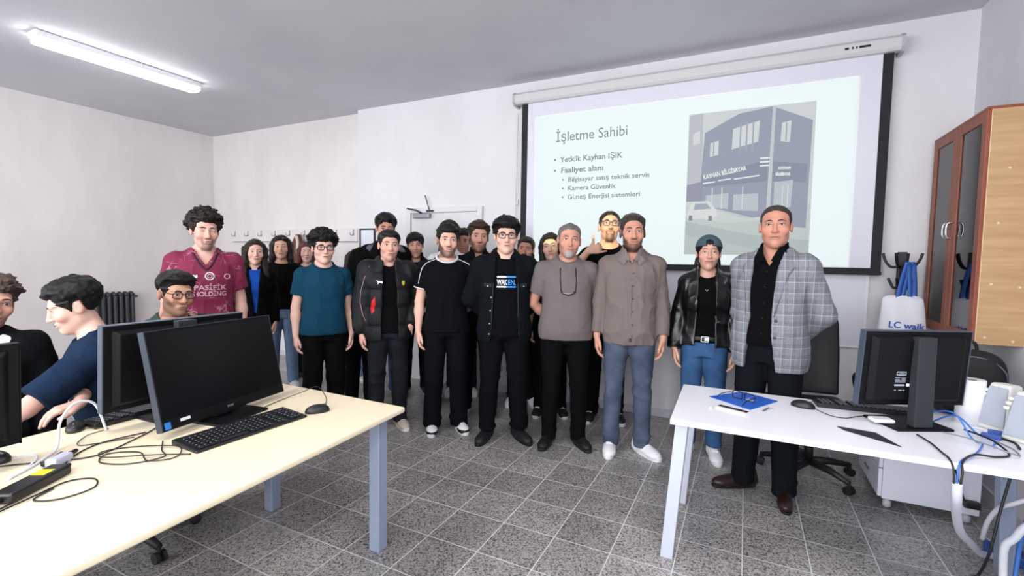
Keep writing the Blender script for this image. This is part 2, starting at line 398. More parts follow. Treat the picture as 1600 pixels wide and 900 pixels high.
# whiteboard under the screen
wb = empty('whiteboard', (0.0, YB-0.004, 1.1), 0, 'blank whiteboard with pale metal edge hung below the projection screen', 'whiteboard')
box('panel', (-1.60, -0.014, -0.29), (0.84, -0.002, 0.29), mat('board_white', '#dfe0ea', 0.25), wb)
for lo, hi in (((-1.615, -0.022, -0.305), (0.855, 0, -0.29)), ((0.84, -0.022, -0.29), (0.86, 0, 0.29)), ((-1.615, -0.022, -0.29), (-1.6, 0, 0.29)), ((-1.615, -0.022, 0.29), (0.855, 0, 0.305))): box('edge', lo, hi, mat('board_edge', '#e9eaf0', 0.35), wb)
# screen pull ring hanging under the bar
rg = tube('pull_ring', [(-0.70+0.055*math.cos(a), YS-0.02, 1.335+0.028*math.sin(a)) for a in [k*PI/8 for k in range(16)]], 0.006, m_white, None, 6, 0, True)
tag(rg, 'white pull loop hanging below the black bar of the projection screen', 'pull ring')
# pull cord fitting left of the screen
cf = empty('cord_cleat', (-2.19, YB, 2.05), 0, 'small white cord cleat on the wall left of the projection screen', 'cleat')
box('plate', (-.02, -.02, -.035), (.02, 0, .03), m_white, cf, .005)
bm = bmesh.new(); sweep(bm, [(0, -.03, .0), (0, -.03, -.75)], .0035, 6); sweep(bm, [(0, -.03, 0), (0.01, -.03, .9)], .0035, 6); from_bm('cord', bm, m_white, cf, True)

# radiator
rd = empty('radiator', (-7.37, 3.0, 0), 0, 'dark grey cast iron column radiator on the left wall', 'radiator')
m_rad = mat('radiator_paint', '#34363c', 0.45)
for k in range(7, 14):
    y = -0.42+k*0.065
    bm = bmesh.new()
    for x in (-0.05, 0.04):
        sweep(bm, smooth_path([(x, y, 0.12), (x, y, 0.30), (x, y, 0.70), (x, y, 0.88)], 3), 0.024, 8)
    bx(bm, (-0.05, y-0.018, 0.12), (0.04, y+0.018, 0.17)); bx(bm, (-0.05, y-0.018, 0.84), (0.04, y+0.018, 0.90))
    sweep(bm, [(-0.06, y, 0.885), (0.0, y, 0.912), (0.05, y, 0.885)], 0.026, 8)
    from_bm('column', bm, m_rad, rd, True)
bm = bmesh.new(); sweep(bm, [(0, 0.0, 0.15), (0, 0.52, 0.15)], 0.018); sweep(bm, [(0, 0.0, 0.86), (0, 0.5, 0.86)], 0.016)
for y in (0.03, 0.4): bx(bm, (-0.02, y-0.02, 0), (0.02, y+0.02, 0.14))
from_bm('pipe', bm, m_rad, rd, True)

# ================================================================== furniture
m_cream = mat('cream_laminate', '#efe0c3', 0.38, noise=0.02, nscale=4)
m_whitelam = mat('white_laminate', '#f3f3f9', 0.3)
m_leg = mat('silver_blue_metal', '#9aa6bd', 0.4, 0.25)
m_legw = mat('pale_grey_metal', '#c6cbd8', 0.4, 0.1)
TT = 0.71
tb = empty('computer_table', (-1.95, 0.7, 0), 0, 'long cream table with square silver legs carrying three monitors at left', 'table')
def L_(o, root):
    o.location = -Vector(root.location); return o
bm = bmesh.new()
prism(bm, [(-1.48, 1.84), (-2.60, 1.845), (-2.47, -0.6), (-1.315, -0.6)], TT-0.028, TT, 'xy')
L_(from_bm('tabletop', bm, m_cream, tb, bevel=0.011, seg=4), tb)
def leg_box(x, y, w, z1, rot=0.0):
    bm = bmesh.new(); bx(bm, (-w/2, -w/2, 0), (w/2, w/2, z1), Matrix.Translation((x, y, 0)) @ Matrix.Rotation(rot, 4, 'Z')); return bm
for x, y in ((-1.580, 1.755), (-2.37, 1.765), (-1.41, -0.45), (-2.37, -0.45)):
    L_(from_bm('leg', leg_box(x, y, 0.062, TT-0.028, 0.03), m_leg, tb, bevel=0.005), tb)
bm = bmesh.new()
bx(bm, (-2.35, 1.735, TT-0.075), (-1.60, 1.775, TT-0.028)); bx(bm, (-2.34, -0.47, TT-0.075), (-1.43, -0.43, TT-0.028)); bx(bm, (-2.02, -0.45, TT-0.075), (-1.98, 1.76, TT-0.028))
L_(from_bm('frame_rail', bm, m_leg, tb), tb)

# --- all-in-one computers: local frame, screen faces -y, foot on z=0
m_pan = mat('panel_black', '#0b0c0f', 0.5, spec=.2)
m_scr = mat('screen_glass', '#080a0d', 0.22, spec=0.3)
m_edge = mat('panel_edge', '#4d5665', 0.4, 0.2)
m_stick = mat('sticker_print', '#aab4c8', 0.6)
m_col = mat('stand_grey', '#303236', 0.5, spec=.25)
def computer(loc, rz, label, w, h, zb, tilt, column=True, front_marks=False, colz=None, base=(0.13, 0.09), edge=m_pan, stickers=False):
    r = empty('desktop_computer', loc, rz, label, 'computer', 'all in one computers')
    T = Matrix.Translation((0, 0, zb)) @ Matrix.Rotation(-tilt, 4, 'X')
    bm = bmesh.new()
    bx(bm, (-w/2, -0.008, 0), (w/2, 0.022, h), T)
    # bulged back
    v = [(-w/2+.03, .022, .02), (w/2-.03, .022, .02), (w/2-.03, .022, h-.02), (-w/2+.03, .022, h-.02)]
    v2 = [(-w/2+.05, .048, .035), (w/2-.05, .048, .035), (w/2-.05, .048, h-.035), (-w/2+.05, .048, h-.035)]
    A = [bm.verts.new(T @ Vector(p)) for p in v]; B = [bm.verts.new(T @ Vector(p)) for p in v2]
    bm.faces.new(A); bm.faces.new(list(reversed(B)))
    for i in range(4): bm.faces.new((A[i], B[i], B[(i+1) % 4], A[(i+1) % 4]))
    from_bm('panel', bm, m_pan, r, bevel=0.004)
    box('screen', (-w/2+.012, -.0095, .045), (w/2-.012, -.0075, h-.014), m_scr, r, 0, T)
    bm = bmesh.new()
    bx(bm, (-w/2-.001, -.0085, 0.0), (-w/2+.003, .0235, h), T); bx(bm, (w/2-.003, -.0085, 0.0), (w/2+.001, .0235, h), T); bx(bm, (-w/2, -.0085, h-.002), (w/2, .0235, h+.001), T)
    from_bm('bezel_edge', bm, edge, r)
    ct_ = zb+h-.02 if colz is None else colz
    bm = bmesh.new()
    if column:
        prism(bm, [(.055, 0.012), (.10, 0.012), (.095, ct_), (.058, ct_)], -.042, .042, 'yz')
        bx(bm, (-.04, .035, zb+h*.35), (.04, .075, zb+h*.62))
    else:
        prism(bm, [(.03, .006), (.055, .006), (.06, zb+.16), (.03, zb+.12)], -.05, .05, 'yz')
    from_bm('stand_column', bm, m_col, r, bevel=0.004)
    box('stand_base', (-base[0], -base[1], 0), (base[0], .115, .012), m_pan, r, 0.004)
    if front_marks:
        text_mesh('maker_name', 'acer', .020, mat('silver_print', '#8d939c', 0.4), r, T @ wallM(0.0, -.0085, .016), 0.0004, 'CENTER')
        box('sticker', (-w/2+.012, -.0092, .006), (-w/2+.036, -.008, .034), mat('blue_sticker', '#2f7fd6', 0.5), r, 0, T)
        box('sticker', (-w/2+.078, -.0092, .022), (-w/2+.120, -.008, .034), mat('white_sticker', '#e6e8ec', 0.5), r, 0, T)
    if stickers:
        bm = bmesh.new()
        M2 = T
        def q(x0, x1, z0, z1): bx(bm, (x0, .0475, z0), (x1, .0487, z1), M2)
        X0 = stickers
        q(X0, X0+.045, .150, .154); q(X0, X0+.045, .164, .168); q(X0, X0+.003, .150, .168); q(X0+.042, X0+.045, .150, .168)
        for k in range(3): q(X0+.008, X0+.036-.006*k, .157+.0035*k, .1585+.0035*k)
        for a, b_, c in ((0, .022, .136), (.026, .05, .138), (0, .018, .131), (.03, .045, .131), (0, .02, .126), (.024, .05, .126), (0, .048, .118)): q(X0+a, X0+b_, c, c+.0022)
        q(X0+.003, X0+.05, .100, .108); 
        for a in (0, .012, .02, .04): q(X0+a, X0+a+.008, .078, .082)
        from_bm('spec_label', bm, m_stick, r)
        box('white_label', (X0-.055, .0475, .099), (X0-.006, .0489, .112), mat('white_sticker', '#e6e8ec', 0.5), r, 0, T)
    return r
fm = computer((-2.085, 1.345, TT), math.radians(99), 'black monitor with dark screen turned to the camera on the cream table', 0.63, 0.405, 0.030, math.radians(13), column=False, front_marks=True, edge=mat('panel_edge_dark', '#3c4350', 0.35, 0.3))
computer((-2.335, 1.255, TT), math.radians(-88), 'black monitor seen from behind with spec labels, left behind the dark screen', 0.60, 0.36, 0.085, math.radians(4), colz=0.44, edge=m_edge, stickers=0.085)
computer((-2.29, 0.42, TT), math.radians(-88), 'black monitor cut off by the left edge of the photo', 0.58, 0.36, 0.06, math.radians(4), colz=0.3)
computer((0.700, 2.78, TT), math.radians(207.8), 'black monitor seen from behind on the white desk at right', 0.50, 0.35, 0.095, math.radians(4), colz=0.42, edge=m_edge, stickers=0.06)

# --- keyboards and mice
m_key = mat('key_black', '#1c1d21', 0.45)
m_leg_print = mat('key_print', '#9ea4ad', 0.5)
def keyboard(loc, rz, label, w=0.45, d=0.14):
    r = empty('keyboard', loc, rz, label, 'keyboard', 'black keyboards')
    bm = bmesh.new(); prism(bm, [(-d/2, 0.0), (d/2, 0.0), (d/2, .022), (-d/2, .011)], -w/2, w/2, 'yz')
    from_bm('case', bm, m_dark, r, bevel=0.004)
    bm = bmesh.new(); bm2 = bmesh.new()
    p = 0.0185; rows = 6
    for j in range(rows):
        y = -d/2+.018+j*.0205; z = .0125+(y+d/2)/d*.011
        n = 22
        for i in range(n):
            x = -w/2+.016+i*(w-.03)/n
            if i in (15, 18) : continue
            if j == 0 and 4 <= i <= 9:
                if i == 4: bx(bm, (x, y-.0075, z), (x+6*p*.98, y+.0075, z+.006))
                continue
            bx(bm, (x, y-.0078, z), (x+.0158, y+.0078, z+.006))
            bx(bm2, (x+.003, y+.000, z+.006), (x+.007, y+.0042, z+.0063))
    from_bm('keys', bm, m_key, r); from_bm('key_lettering', bm2, m_leg_print, r)
    return r
keyboard((-1.865, 1.265, TT), math.radians(88), 'black keyboard in front of the dark screen on the cream table', 0.48, 0.17)
keyboard((-2.475, 1.19, TT), math.radians(-88), 'black keyboard half hidden under the monitor seen from behind at left', 0.44, 0.13)
keyboard((0.585, 2.955, TT), math.radians(186), 'black keyboard behind the monitor on the white desk', 0.46, 0.13)
def mouse(loc, rz, label, pts=None):
    r = empty('computer_mouse', loc, rz, label, 'mouse', 'black computer mice')
    bm = bmesh.new()
    bmesh.ops.create_uvsphere(bm, u_segments=20, v_segments=14, radius=1.0)
    for v in bm.verts:
        z = max(v.co.z, -0.25)
        v.co = Vector((v.co.x*.031*(1-.10*v.co.y), v.co.y*.056, (z+.25)*.030))
    from_bm('shell', bm, m_dark, r, True)
    box('scroll_wheel', (-.003, -.040, .030), (.003, -.024, .0365), mat('wheel_grey', '#55585e', 0.5), r, .001)
    if pts:
        inv = (Matrix.Translation(loc) @ Matrix.Rotation(rz, 4, 'Z')).inverted()
        tube('cord', [inv @ Vector(p) for p in pts], .0019, m_dark, r, 6)
    return r
mouse((-1.79, 1.575, TT), math.radians(150), 'black mouse on the cream table right of its keyboard', [(-1.815, 1.62, TT+.012), (-1.86, 1.69, TT+.004), (-1.93, 1.75, TT+.012), (-2.0, 1.76, TT+.05), (-2.07, 1.73, TT+.02), (-2.09, 1.62, TT+.004), (-2.06, 1.5, TT+.004)])
mouse((-2.47, 0.935, TT), math.radians(60), 'black mouse under the hand of the man in navy', [(-2.42, .95, TT+.01), (-2.36, 1.0, TT+.004), (-2.34, .92, TT+.004), (-2.24, .86, TT+.004), (-2.16, 1.0, TT+.004)])
mouse((-2.33, 0.66, TT), math.radians(100), 'black mouse beside the monitor at the left edge of the photo')
mouse((0.295, 2.83, TT), math.radians(75), 'black mouse on the white desk near the blue folder', [(0.34, 2.80, TT+.01), (0.40, 2.73, TT+.003), (0.46, 2.72, TT+.003), (0.52, 2.78, TT+.003), (0.60, 2.85, TT+.003)])

# --- cables and adapter on the cream table
m_wire = mat('black_wire', '#1e1d1f', 0.5); m_wwire = mat('white_wire', '#d9dae4', 0.45); m_bwire = mat('blue_wire', '#3f74c8', 0.45); m_gwire = mat('grey_wire', '#7d8392', 0.5)
def cable(pts, r, m, label, n=8):
    o = tube('cable', pts, r, m, None, 8, n); return tag(o, label, 'cable')
z = TT+.004
cable([(-2.02, 1.03, z), (-1.93, .98, z), (-1.86, .95, z), (-1.90, .86, z), (-2.00, .82, z), (-2.06, .87, z), (-1.98, .93, z), (-1.86, .90, z+.004), (-1.82, .97, z), (-1.90, 1.02, z+.006), (-2.05, .95, z), (-2.10, .87, z), (-2.02, .84, z+.006), (-1.90, .93, z+.006), (-1.80, 1.01, z)], .0022, m_wire, 'thin black cable coiled beside the keyboard on the cream table')
cable([(-2.10, .62, z), (-2.16, .70, z), (-2.22, .76, z), (-2.26, .80, z+.012), (-2.28, .82, z+.10), (-2.32, .88, z+.145), (-2.34, .95, z+.12), (-2.34, .985, z)], .0048, m_wwire, 'white cable arching up behind the power adapter')
cable([(-2.05, .50, z), (-2.10, .55, z+.03), (-2.20, .58, z+.05), (-2.27, .62, z+.03), (-2.32, .70, z), (-2.25, .74, z), (-2.15, .68, z)], .004, m_wwire, 'white cable lying behind the power adapter')
cable([(-1.86, .50, z), (-1.90, .58, z), (-2.00, .72, z), (-2.12, .78, z), (-2.20, .90, z), (-2.18, 1.05, z)], .0026, m_wire, 'black cable running from the adapter toward the monitor base')
cable([(-1.83, .46, z), (-1.88, .60, z+.002), (-1.92, .70, z), (-1.87, .75, z), (-1.80, .72, z), (-1.80, .64, z), (-1.86, .60, z), (-1.90, .66, z)], .0024, m_wire, 'thin black cable looped in front of the power adapter')
cable([(-2.32, .56, z), (-2.24, .66, z), (-2.18, .72, z), (-2.08, .84, z), (-2.14, 1.0, z), (-2.20, 1.10, z)], .0026, m_wire, 'black cable crossing the cream table to the monitor stand')
ad = empty('power_adapter', (-1.965, .635, TT), math.radians(121), 'long black power adapter with a yellow label on the cream table', 'power adapter')
box('body', (-.105, -.032, 0), (.105, .032, .034), m_dark, ad, .008)
box('label', (-.015+.03, -.018, .034), (.028+.03, .022, .0346), mat('yellow_label', '#e8d820', 0.5), ad)
bm = bmesh.new(); sweep(bm, [(.10, 0, .016), (.135, 0, .016)], [.011, .006], 8); sweep(bm, [(-.10, 0, .016), (-.135, 0, .016)], [.011, .006], 8); from_bm('strain_relief', bm, m_wire, ad, True)
pl = empty('power_plug', (-2.12, .76, TT), math.radians(120), 'white plug and grey connectors bunched behind the power adapter', 'plug')
box('plug_body', (-.045, -.02, 0), (.03, .02, .03), mat('plug_lilac', '#b9bcd4', 0.45), pl, .008)
bm = bmesh.new(); sweep(bm, [(.02, 0, .016), (.075, 0.01, .014)], [.012, .007], 8); sweep(bm, [(-.04, .025, .012), (.05, .04, .012)], .009, 8); from_bm('connector', bm, m_dark, pl, True)

# --- office chairs
m_chair = mat('black_leather', '#131316', 0.42, bump=0.1, bscale=120); m_chairp = mat('chair_plastic', '#18181b', 0.5)
def office_chair(loc, rz, label, back_h=0.62, seat_z=0.46, back=True, arms=True, phase=0.3):
    r = empty('office_chair', loc, rz, label, 'office chair', 'black office chairs')
    bm = bmesh.new(); lathe(bm, [(.028, .085), (.028, .30), (.018, .30), (.018, seat_z-.05)], seg=14); from_bm('gas_column', bm, m_chairp, r, True)
    for k in range(5):
        a = phase+2*PI*k/5; c, s = math.cos(a), math.sin(a)
        bm = bmesh.new()
        sweep(bm, [(0, 0, .105), (.15*c, .15*s, .10), (.29*c, .29*s, .075)], [.030, .024, .016], 8)
        g = from_bm('base_leg', bm, m_chairp, r, True)
        bm = bmesh.new()
        for d in (-.016, .016):
            M = Matrix.Translation((.29*c-s*d, .29*s+c*d, .027)) @ Matrix.Rotation(a, 4, 'Z') @ Matrix.Rotation(PI/2, 4, 'X')
            lathe(bm, [(.012, -.010), (.027, -.009), (.027, .009), (.012, .010)], seg=16, M=None) if False else None
            ring = [(.010, -.010), (.027, -.008), (.027, .008), (.010, .010)]
            rs = []
            for rr, zz in ring: rs.append([bm.verts.new(M @ Vector((rr*math.cos(2*PI*i/14), rr*math.sin(2*PI*i/14), zz))) for i in range(14)])
            for A, B in zip(rs, rs[1:]):
                for i in range(14): bm.faces.new((A[i], A[(i+1) % 14], B[(i+1) % 14], B[i]))
            bm.faces.new(rs[0]); bm.faces.new(rs[-1])
        sweep(bm, [(.29*c, .29*s, .03), (.29*c, .29*s, .08)], .009, 8)
        from_bm('castor', bm, m_chairp, g)
    bm = bmesh.new(); bx(bm, (-.25, -.25, seat_z-.05), (.25, .23, seat_z+.04)); from_bm('seat', bm, m_chair, r, bevel=0.035, seg=4)
    if back:
        bm = bmesh.new(); n = 10
        ring = []
        prof = []
        for i in range(n+1):
            t = i/n; zz = seat_z+.06+t*back_h; y = .24+.07*t+.03*math.sin(t*PI)
            w = .235*(1-.12*abs(t-.45)*1.2)*(1 if t < .9 else .93)
            prof.append((w, y, zz))
        rows = []
        for w, y, zz in prof:
            rows.append([bm.verts.new((w*u, y+.03*u*u*-1-(.0 if s_ else .075), zz)) for s_ in (0, 1) for u in (-1, -.6, -.2, .2, .6, 1)])
        for A, B in zip(rows, rows[1:]):
            for i in range(5):
                bm.faces.new((A[i], A[i+1], B[i+1], B[i])); bm.faces.new((A[6+i+1], A[6+i], B[6+i], B[6+i+1]))
            bm.faces.new((A[0], B[0], B[6], A[6])); bm.faces.new((A[5], A[11], B[11], B[5]))
        bm.faces.new(rows[0][:6]+list(reversed(rows[0][6:]))); bm.faces.new(list(reversed(rows[-1][:6]))+rows[-1][6:])
        from_bm('backrest', bm, m_chair, r, True, bevel=0.02, seg=3)
        bm = bmesh.new(); sweep(bm, [(0, .05, seat_z-.04), (0, .25, seat_z-.04), (0, .29, seat_z+.2)], .022, 8); from_bm('back_bracket', bm, m_chairp, r, True)
    if arms:
        for s in (-1, 1):
            bm = bmesh.new(); sweep(bm, smooth_path([(s*.24, .05, seat_z-.02), (s*.30, .05, seat_z+.06), (s*.30, .12, seat_z+.21), (s*.29, -.02, seat_z+.235), (s*.28, -.16, seat_z+.225)], 5), [.016]*0 or .02, 8); from_bm('armrest', bm, m_chairp, r, True)
    return r
office_chair((0.44, 3.76, 0), math.radians(12), 'black leather office chair behind the white desk and the man in the blazer', 0.62, 0.47, phase=0.25)
office_chair((-3.32, 1.78, 0), math.radians(79.8), 'black office chair under the seated man in dark green', 0.46, 0.36, arms=False, phase=0.5)
office_chair((-3.55, .96, 0), math.radians(58), 'black office chair under the seated man at the left edge', 0.30, 0.36, arms=False, phase=0.8)
office_chair((-2.70, 1.20, 0), math.radians(-24), 'black office chair under the navy t-shirt man, castors seen below the cream table', 0.20, 0.36, arms=False, phase=0.42)

# --- white desk at right
dk = empty('desk', (0.55, 2.66, 0), 0, 'white desk with pale metal legs in front of the man in the blazer', 'desk')
bm = bmesh.new(); prism(bm, [(-.290, 2.298), (1.40, 2.312), (1.40, 3.035), (-.308, 3.005)], TT-.026, TT, 'xy')
L_(from_bm('desktop', bm, m_whitelam, dk, bevel=0.004), dk)
def slant_leg(x0, y0, x1, y1, w):
    bm = bmesh.new(); h = w/2
    A = [bm.verts.new((x0+a*h, y0+b_*h, 0)) for a, b_ in ((-1, -1), (1, -1), (1, 1), (-1, 1))]
    B = [bm.verts.new((x1+a*h, y1+b_*h, TT-.026)) for a, b_ in ((-1, -1), (1, -1), (1, 1), (-1, 1))]
    bm.faces.new(list(reversed(A))); bm.faces.new(B)
    for i in range(4): bm.faces.new((A[i], A[(i+1) % 4], B[(i+1) % 4], B[i]))
    return bm
for a in ((-.290, 2.375, -.240, 2.36), (-.292, 2.965, -.245, 2.945), (1.150, 2.375, 1.115, 2.36), (1.150, 2.955, 1.115, 2.940)): L_(from_bm('leg', slant_leg(*a, .058), m_legw if a[0] < 0 else m_leg, dk, bevel=0.004), dk)
bm = bmesh.new(); bx(bm, (-.265, 2.36, TT-.07), (-.215, 2.95, TT-.026)); bx(bm, (1.09, 2.36, TT-.07), (1.14, 2.95, TT-.026)); bx(bm, (-.23, 2.64, TT-.07), (1.1, 2.68, TT-.026)); L_(from_bm('frame_rail', bm, m_legw, dk), dk)
# drawer pedestal
pd = empty('drawer_pedestal', (0.99, 3.72, 0), 0, 'white drawer pedestal on castors beneath the white desk', 'drawer unit')
m_ped = mat('pedestal_white', '#d9dae6', 0.35)
box('body', (-.205, -.27, .06), (.235, .27, .60), m_ped, pd, .004)
for k in range(3): 
    d = box('drawer', (-.226, -.265, .07+.175*k), (-.206, .265, .07+.175*k+.168), m_ped, pd, .003)
    box('handle', (-.234, -.06, .14+.175*k), (-.226, .06, .152+.175*k), m_metal, d, .002)
for x in (-.17, .19):
    for y in (-.23, .23):
        bm = bmesh.new(); lathe(bm, [(.012, .06), (.012, .045), (.022, .04), (.022, .006), (.012, .0)], (x, y, 0), 12); from_bm('castor', bm, mat('castor_grey', '#b5b6bd', 0.5), pd, True)
# black rucksack standing on the pedestal
rk = empty('rucksack', (1.17, 3.58, .602), math.radians(-8), 'black rucksack standing behind the paper roll and speakers', 'rucksack')
m_ruck = mat('rucksack_black', '#101114', .7, bump=.25, bscale=80)
bm = bmesh.new(); rows = []
for zz, w_, d_ in ((0, .15, .09), (.03, .165, .105), (.15, .17, .11), (.27, .165, .10), (.34, .14, .085), (.375, .08, .05)):
    rows.append([bm.verts.new((w_*math.copysign(abs(math.cos(a))**.6, math.cos(a)), d_*math.copysign(abs(math.sin(a))**.6, math.sin(a)), zz)) for a in [2*PI*k/28 for k in range(28)]])
for A, B in zip(rows, rows[1:]):
    for k in range(28): bm.faces.new((A[k], A[(k+1) % 28], B[(k+1) % 28], B[k]))
bm.faces.new(list(reversed(rows[0]))); bm.faces.new(rows[-1])
o = from_bm('main_bag', bm, m_ruck, rk, True); o.modifiers.new('s', 'SUBSURF').levels = 1
bm = bmesh.new(); rows = []
for zz, w_, d_ in ((.02, .10, .03), (.10, .115, .045), (.17, .11, .04), (.19, .09, .02)):
    rows.append([bm.verts.new((w_*math.copysign(abs(math.cos(a))**.6, math.cos(a)), -.09+d_*math.copysign(abs(math.sin(a))**.6, math.sin(a)), zz)) for a in [2*PI*k/20 for k in range(20)]])
for A, B in zip(rows, rows[1:]):
    for k in range(20): bm.faces.new((A[k], A[(k+1) % 20], B[(k+1) % 20], B[k]))
bm.faces.new(list(reversed(rows[0]))); bm.faces.new(rows[-1]); from_bm('front_pocket', bm, m_ruck, rk, True)
tube('carry_loop', [(-.04, .03, .36), (-.025, .03, .41), (.025, .03, .41), (.04, .03, .36)], .009, m_ruck, rk)
bm = bmesh.new(); sweep(bm, smooth_path([(-.155, -.06, .16), (-.14, -.075, .27), (-.06, -.075, .335), (.06, -.075, .335), (.14, -.075, .27), (.155, -.06, .16)], 5), .004, 6); from_bm('zip', bm, mat('zip_grey', '#6f7178', .4, .5), rk, True)
bm = bmesh.new(); bx(bm, (.158, -.05, .17), (.172, -.03, .185)); from_bm('strap_buckle', bm, m_white, rk)
# things on the white desk
z = TT
bm = bmesh.new(); prism(bm, [(-.150, 2.785), (.010, 2.985), (.185, 2.875), (.050, 2.635)], 0.0, .004, 'xy'); fo = from_bm('folder', bm, mat('folder_blue', '#2c63c8', 0.4), None, bevel=.001); fo.location = (0, 0, z); tag(fo, 'blue plastic folder lying under the spectacles on the white desk', 'folder')
box('emblem', (.03, 2.80, .004), (.075, 2.835, .0046), mat('pale_print', '#9fb4dc', 0.5), fo)
bm = bmesh.new(); bx(bm, (-.01, 0, .004), (.03, .05, .0047), Matrix.Translation((.105, 2.70, 0)) @ Matrix.Rotation(-.6, 4, 'Z')); from_bm('paper_corner', bm, m_white, fo)
def spectacles(name, parent, m, w=.024, h=.019, r=.0022, half=.034, temple=.14, sq=4.0):
    bm = bmesh.new()
    for s in (-1, 1):
        pts = []
        for k in range(20):
            a = 2*PI*k/20; c, s_ = math.cos(a), math.sin(a)
            pts.append((s*half+w*math.copysign(abs(c)**(2/sq), c), .004*abs(c), h*math.copysign(abs(s_)**(2/sq), s_)))
        sweep(bm, pts, r, 6, True)
        sweep(bm, smooth_path([(s*(half+w), .003, h*.4), (s*(half+w+.012), .02, h*.42), (s*(half+w+.014), temple*.7, h*.4), (s*(half+w+.010), temple, -.012)], 4), r*.9, 6)
    sweep(bm, smooth_path([(-half+w*.95, 0, h*.25), (0, -.003, h*.45), (half-w*.95, 0, h*.25)], 4), r, 6)
    return from_bm(name, bm, m, parent, True)
m_specs = mat('specs_black', '#14161c', 0.35)
def glass_mat():
    m = bpy.data.materials.new('clear_lens'); m.use_nodes = True; nt = m.node_tree
    for n in list(nt.nodes): nt.nodes.remove(n)
    o = nt.nodes.new('ShaderNodeOutputMaterial'); t = nt.nodes.new('ShaderNodeBsdfTransparent'); g = nt.nodes.new('ShaderNodeBsdfGlossy'); g.inputs['Roughness'].default_value = .05
    x = nt.nodes.new('ShaderNodeMixShader'); x.inputs[0].default_value = .03
    nt.links.new(t.outputs[0], x.inputs[1]); nt.links.new(g.outputs[0], x.inputs[2]); nt.links.new(x.outputs[0], o.inputs[0])
    return m
m_lens = glass_mat()
sg = empty('eyeglasses', (.02, 2.80, z+.025), math.radians(150), 'black framed spectacles lying on the blue folder', 'glasses')
f_ = spectacles('frame', sg, m_specs, .027, .020, .0026)
f_.rotation_euler = (0, 0, 0)
for s in (-1, 1):
    bm = bmesh.new(); lathe(bm, [(.024, -.0004), (.024, .0004)], seg=16, M=Matrix.Translation((s*.034, .001, 0)) @ Matrix.Rotation(PI/2, 4, 'X') @ Matrix.Scale(.8, 4, (0, 1, 0))); from_bm('lens', bm, m_lens, sg, True)
cd = empty('phone_box', (-.03, 2.585, z), math.radians(-23), 'flat white and dark phone lying in front of the blue folder', 'phone')
box('body', (-.075, -.028, 0), (.075, .028, .008), m_white, cd, .003); box('face', (-.072, -.006, .008), (.072, .025, .0086), m_dark, cd)
bm = bmesh.new(); lathe(bm, [(.006, .0086), (.006, .0094)], (.052, .01, 0), 12); from_bm('lens', bm, m_metal, cd)
pn = tube('pen', [(.108, 2.645, z+.004), (.135, 2.71, z+.004)], .004, mat('pen_blue_grey', '#56607c', 0.4), None, 8, 0); tag(pn, 'short blue grey pen beside the blue folder', 'pen')
ch = box('chalk_piece', (-.135, 2.56, z), (-.123, 2.59, z+.01), m_white, None, .003); tag(ch, 'small white stub at the left end of the white desk', 'chalk')
bm = bmesh.new(); prism(bm, [(.405, 2.565), (.545, 2.55), (.60, 2.40), (.425, 2.52)], 0, .003, 'xy'); o = from_bm('mouse_mat', bm, mat('mat_dark', '#26272b', 0.6)); o.location = (0, 0, z); tag(o, 'dark thin mat lying before the monitor on the white desk', 'mat')
wr = empty('network_adapter', (.595, 2.705, z+.013), math.radians(20), 'small white network box resting on the monitor foot', 'network box')
box('body', (-.045, -.03, 0), (.045, .03, .018), mat('device_white', '#e4e6ea', 0.35), wr, .008)
pr = empty('paper_roll', (.978, 2.940, z), 0, 'white paper towel roll standing on the right desk', 'paper roll')
bm = bmesh.new(); lathe(bm, [(.020, .004), (.052, .0), (.052, .21), (.020, .206)], seg=32); from_bm('paper', bm, mat('tissue', '#eeeef2', 0.85), pr, True, bevel=0)
bm = bmesh.new(); lathe(bm, [(.019, .190), (.019, .2075), (.016, .2075)], seg=20); from_bm('cardboard_core', bm, mat('card_brown', '#8d8378', 0.9), pr, True)
def speaker(loc, rz, label, sc_=1.0):
    r = empty('computer_speaker', loc, rz, label, 'speaker', 'beige computer speakers')
    m1 = mat('speaker_beige', '#d3d5cf', 0.5); m2 = mat('speaker_grille', '#a9afbb', 0.7, noise=.15, nscale=400)
    bm = bmesh.new()
    # tapered cabinet, front leaning back
    A = [(-.052, -.055, 0), (.052, -.055, 0), (.048, .055, 0), (-.048, .055, 0)]; B = [(-.034, -.02, .185), (.034, -.02, .185), (.032, .05, .18), (-.032, .05, .18)]
    a = [bm.verts.new(Vector(p)*sc_) for p in A]; b_ = [bm.verts.new(Vector(p)*sc_) for p in B]
    bm.faces.new(list(reversed(a))); bm.faces.new(b_)
    for i in range(4): bm.faces.new((a[i], a[(i+1) % 4], b_[(i+1) % 4], b_[i]))
    from_bm('cabinet', bm, m1, r, True, bevel=.012, seg=4)
    bm = bmesh.new(); q = [(-.043, -.0585, .02), (.043, -.0585, .02), (.030, -.030, .170), (-.030, -.030, .170)]
    f0 = [bm.verts.new(Vector(p)*sc_) for p in q]; f1 = [bm.verts.new((Vector(p)+Vector((0, .012, 0)))*sc_) for p in q]
    bm.faces.new(f0); bm.faces.new(list(reversed(f1)))
    for i in range(4): bm.faces.new((f0[i], f1[i], f1[(i+1) % 4], f0[(i+1) % 4]))
    from_bm('grille', bm, m2, r, False, bevel=.003)
    for k in range(3):
        bm = bmesh.new(); lathe(bm, [(.008, -.008), (.009, .01), (.006, .012)], seg=12, M=Matrix.Translation(Vector((-.046+.003*k, -.035+.006*k, .115+.018*k))*sc_) @ Matrix.Rotation(-PI/2, 4, 'Y')); from_bm('knob', bm, mat('knob_pale', '#dfe3d2', 0.4), r, True)
    return r
speaker((1.075, 2.895, z), math.radians(-52), 'beige computer speaker with three knobs, further back on the white desk', 1.15)
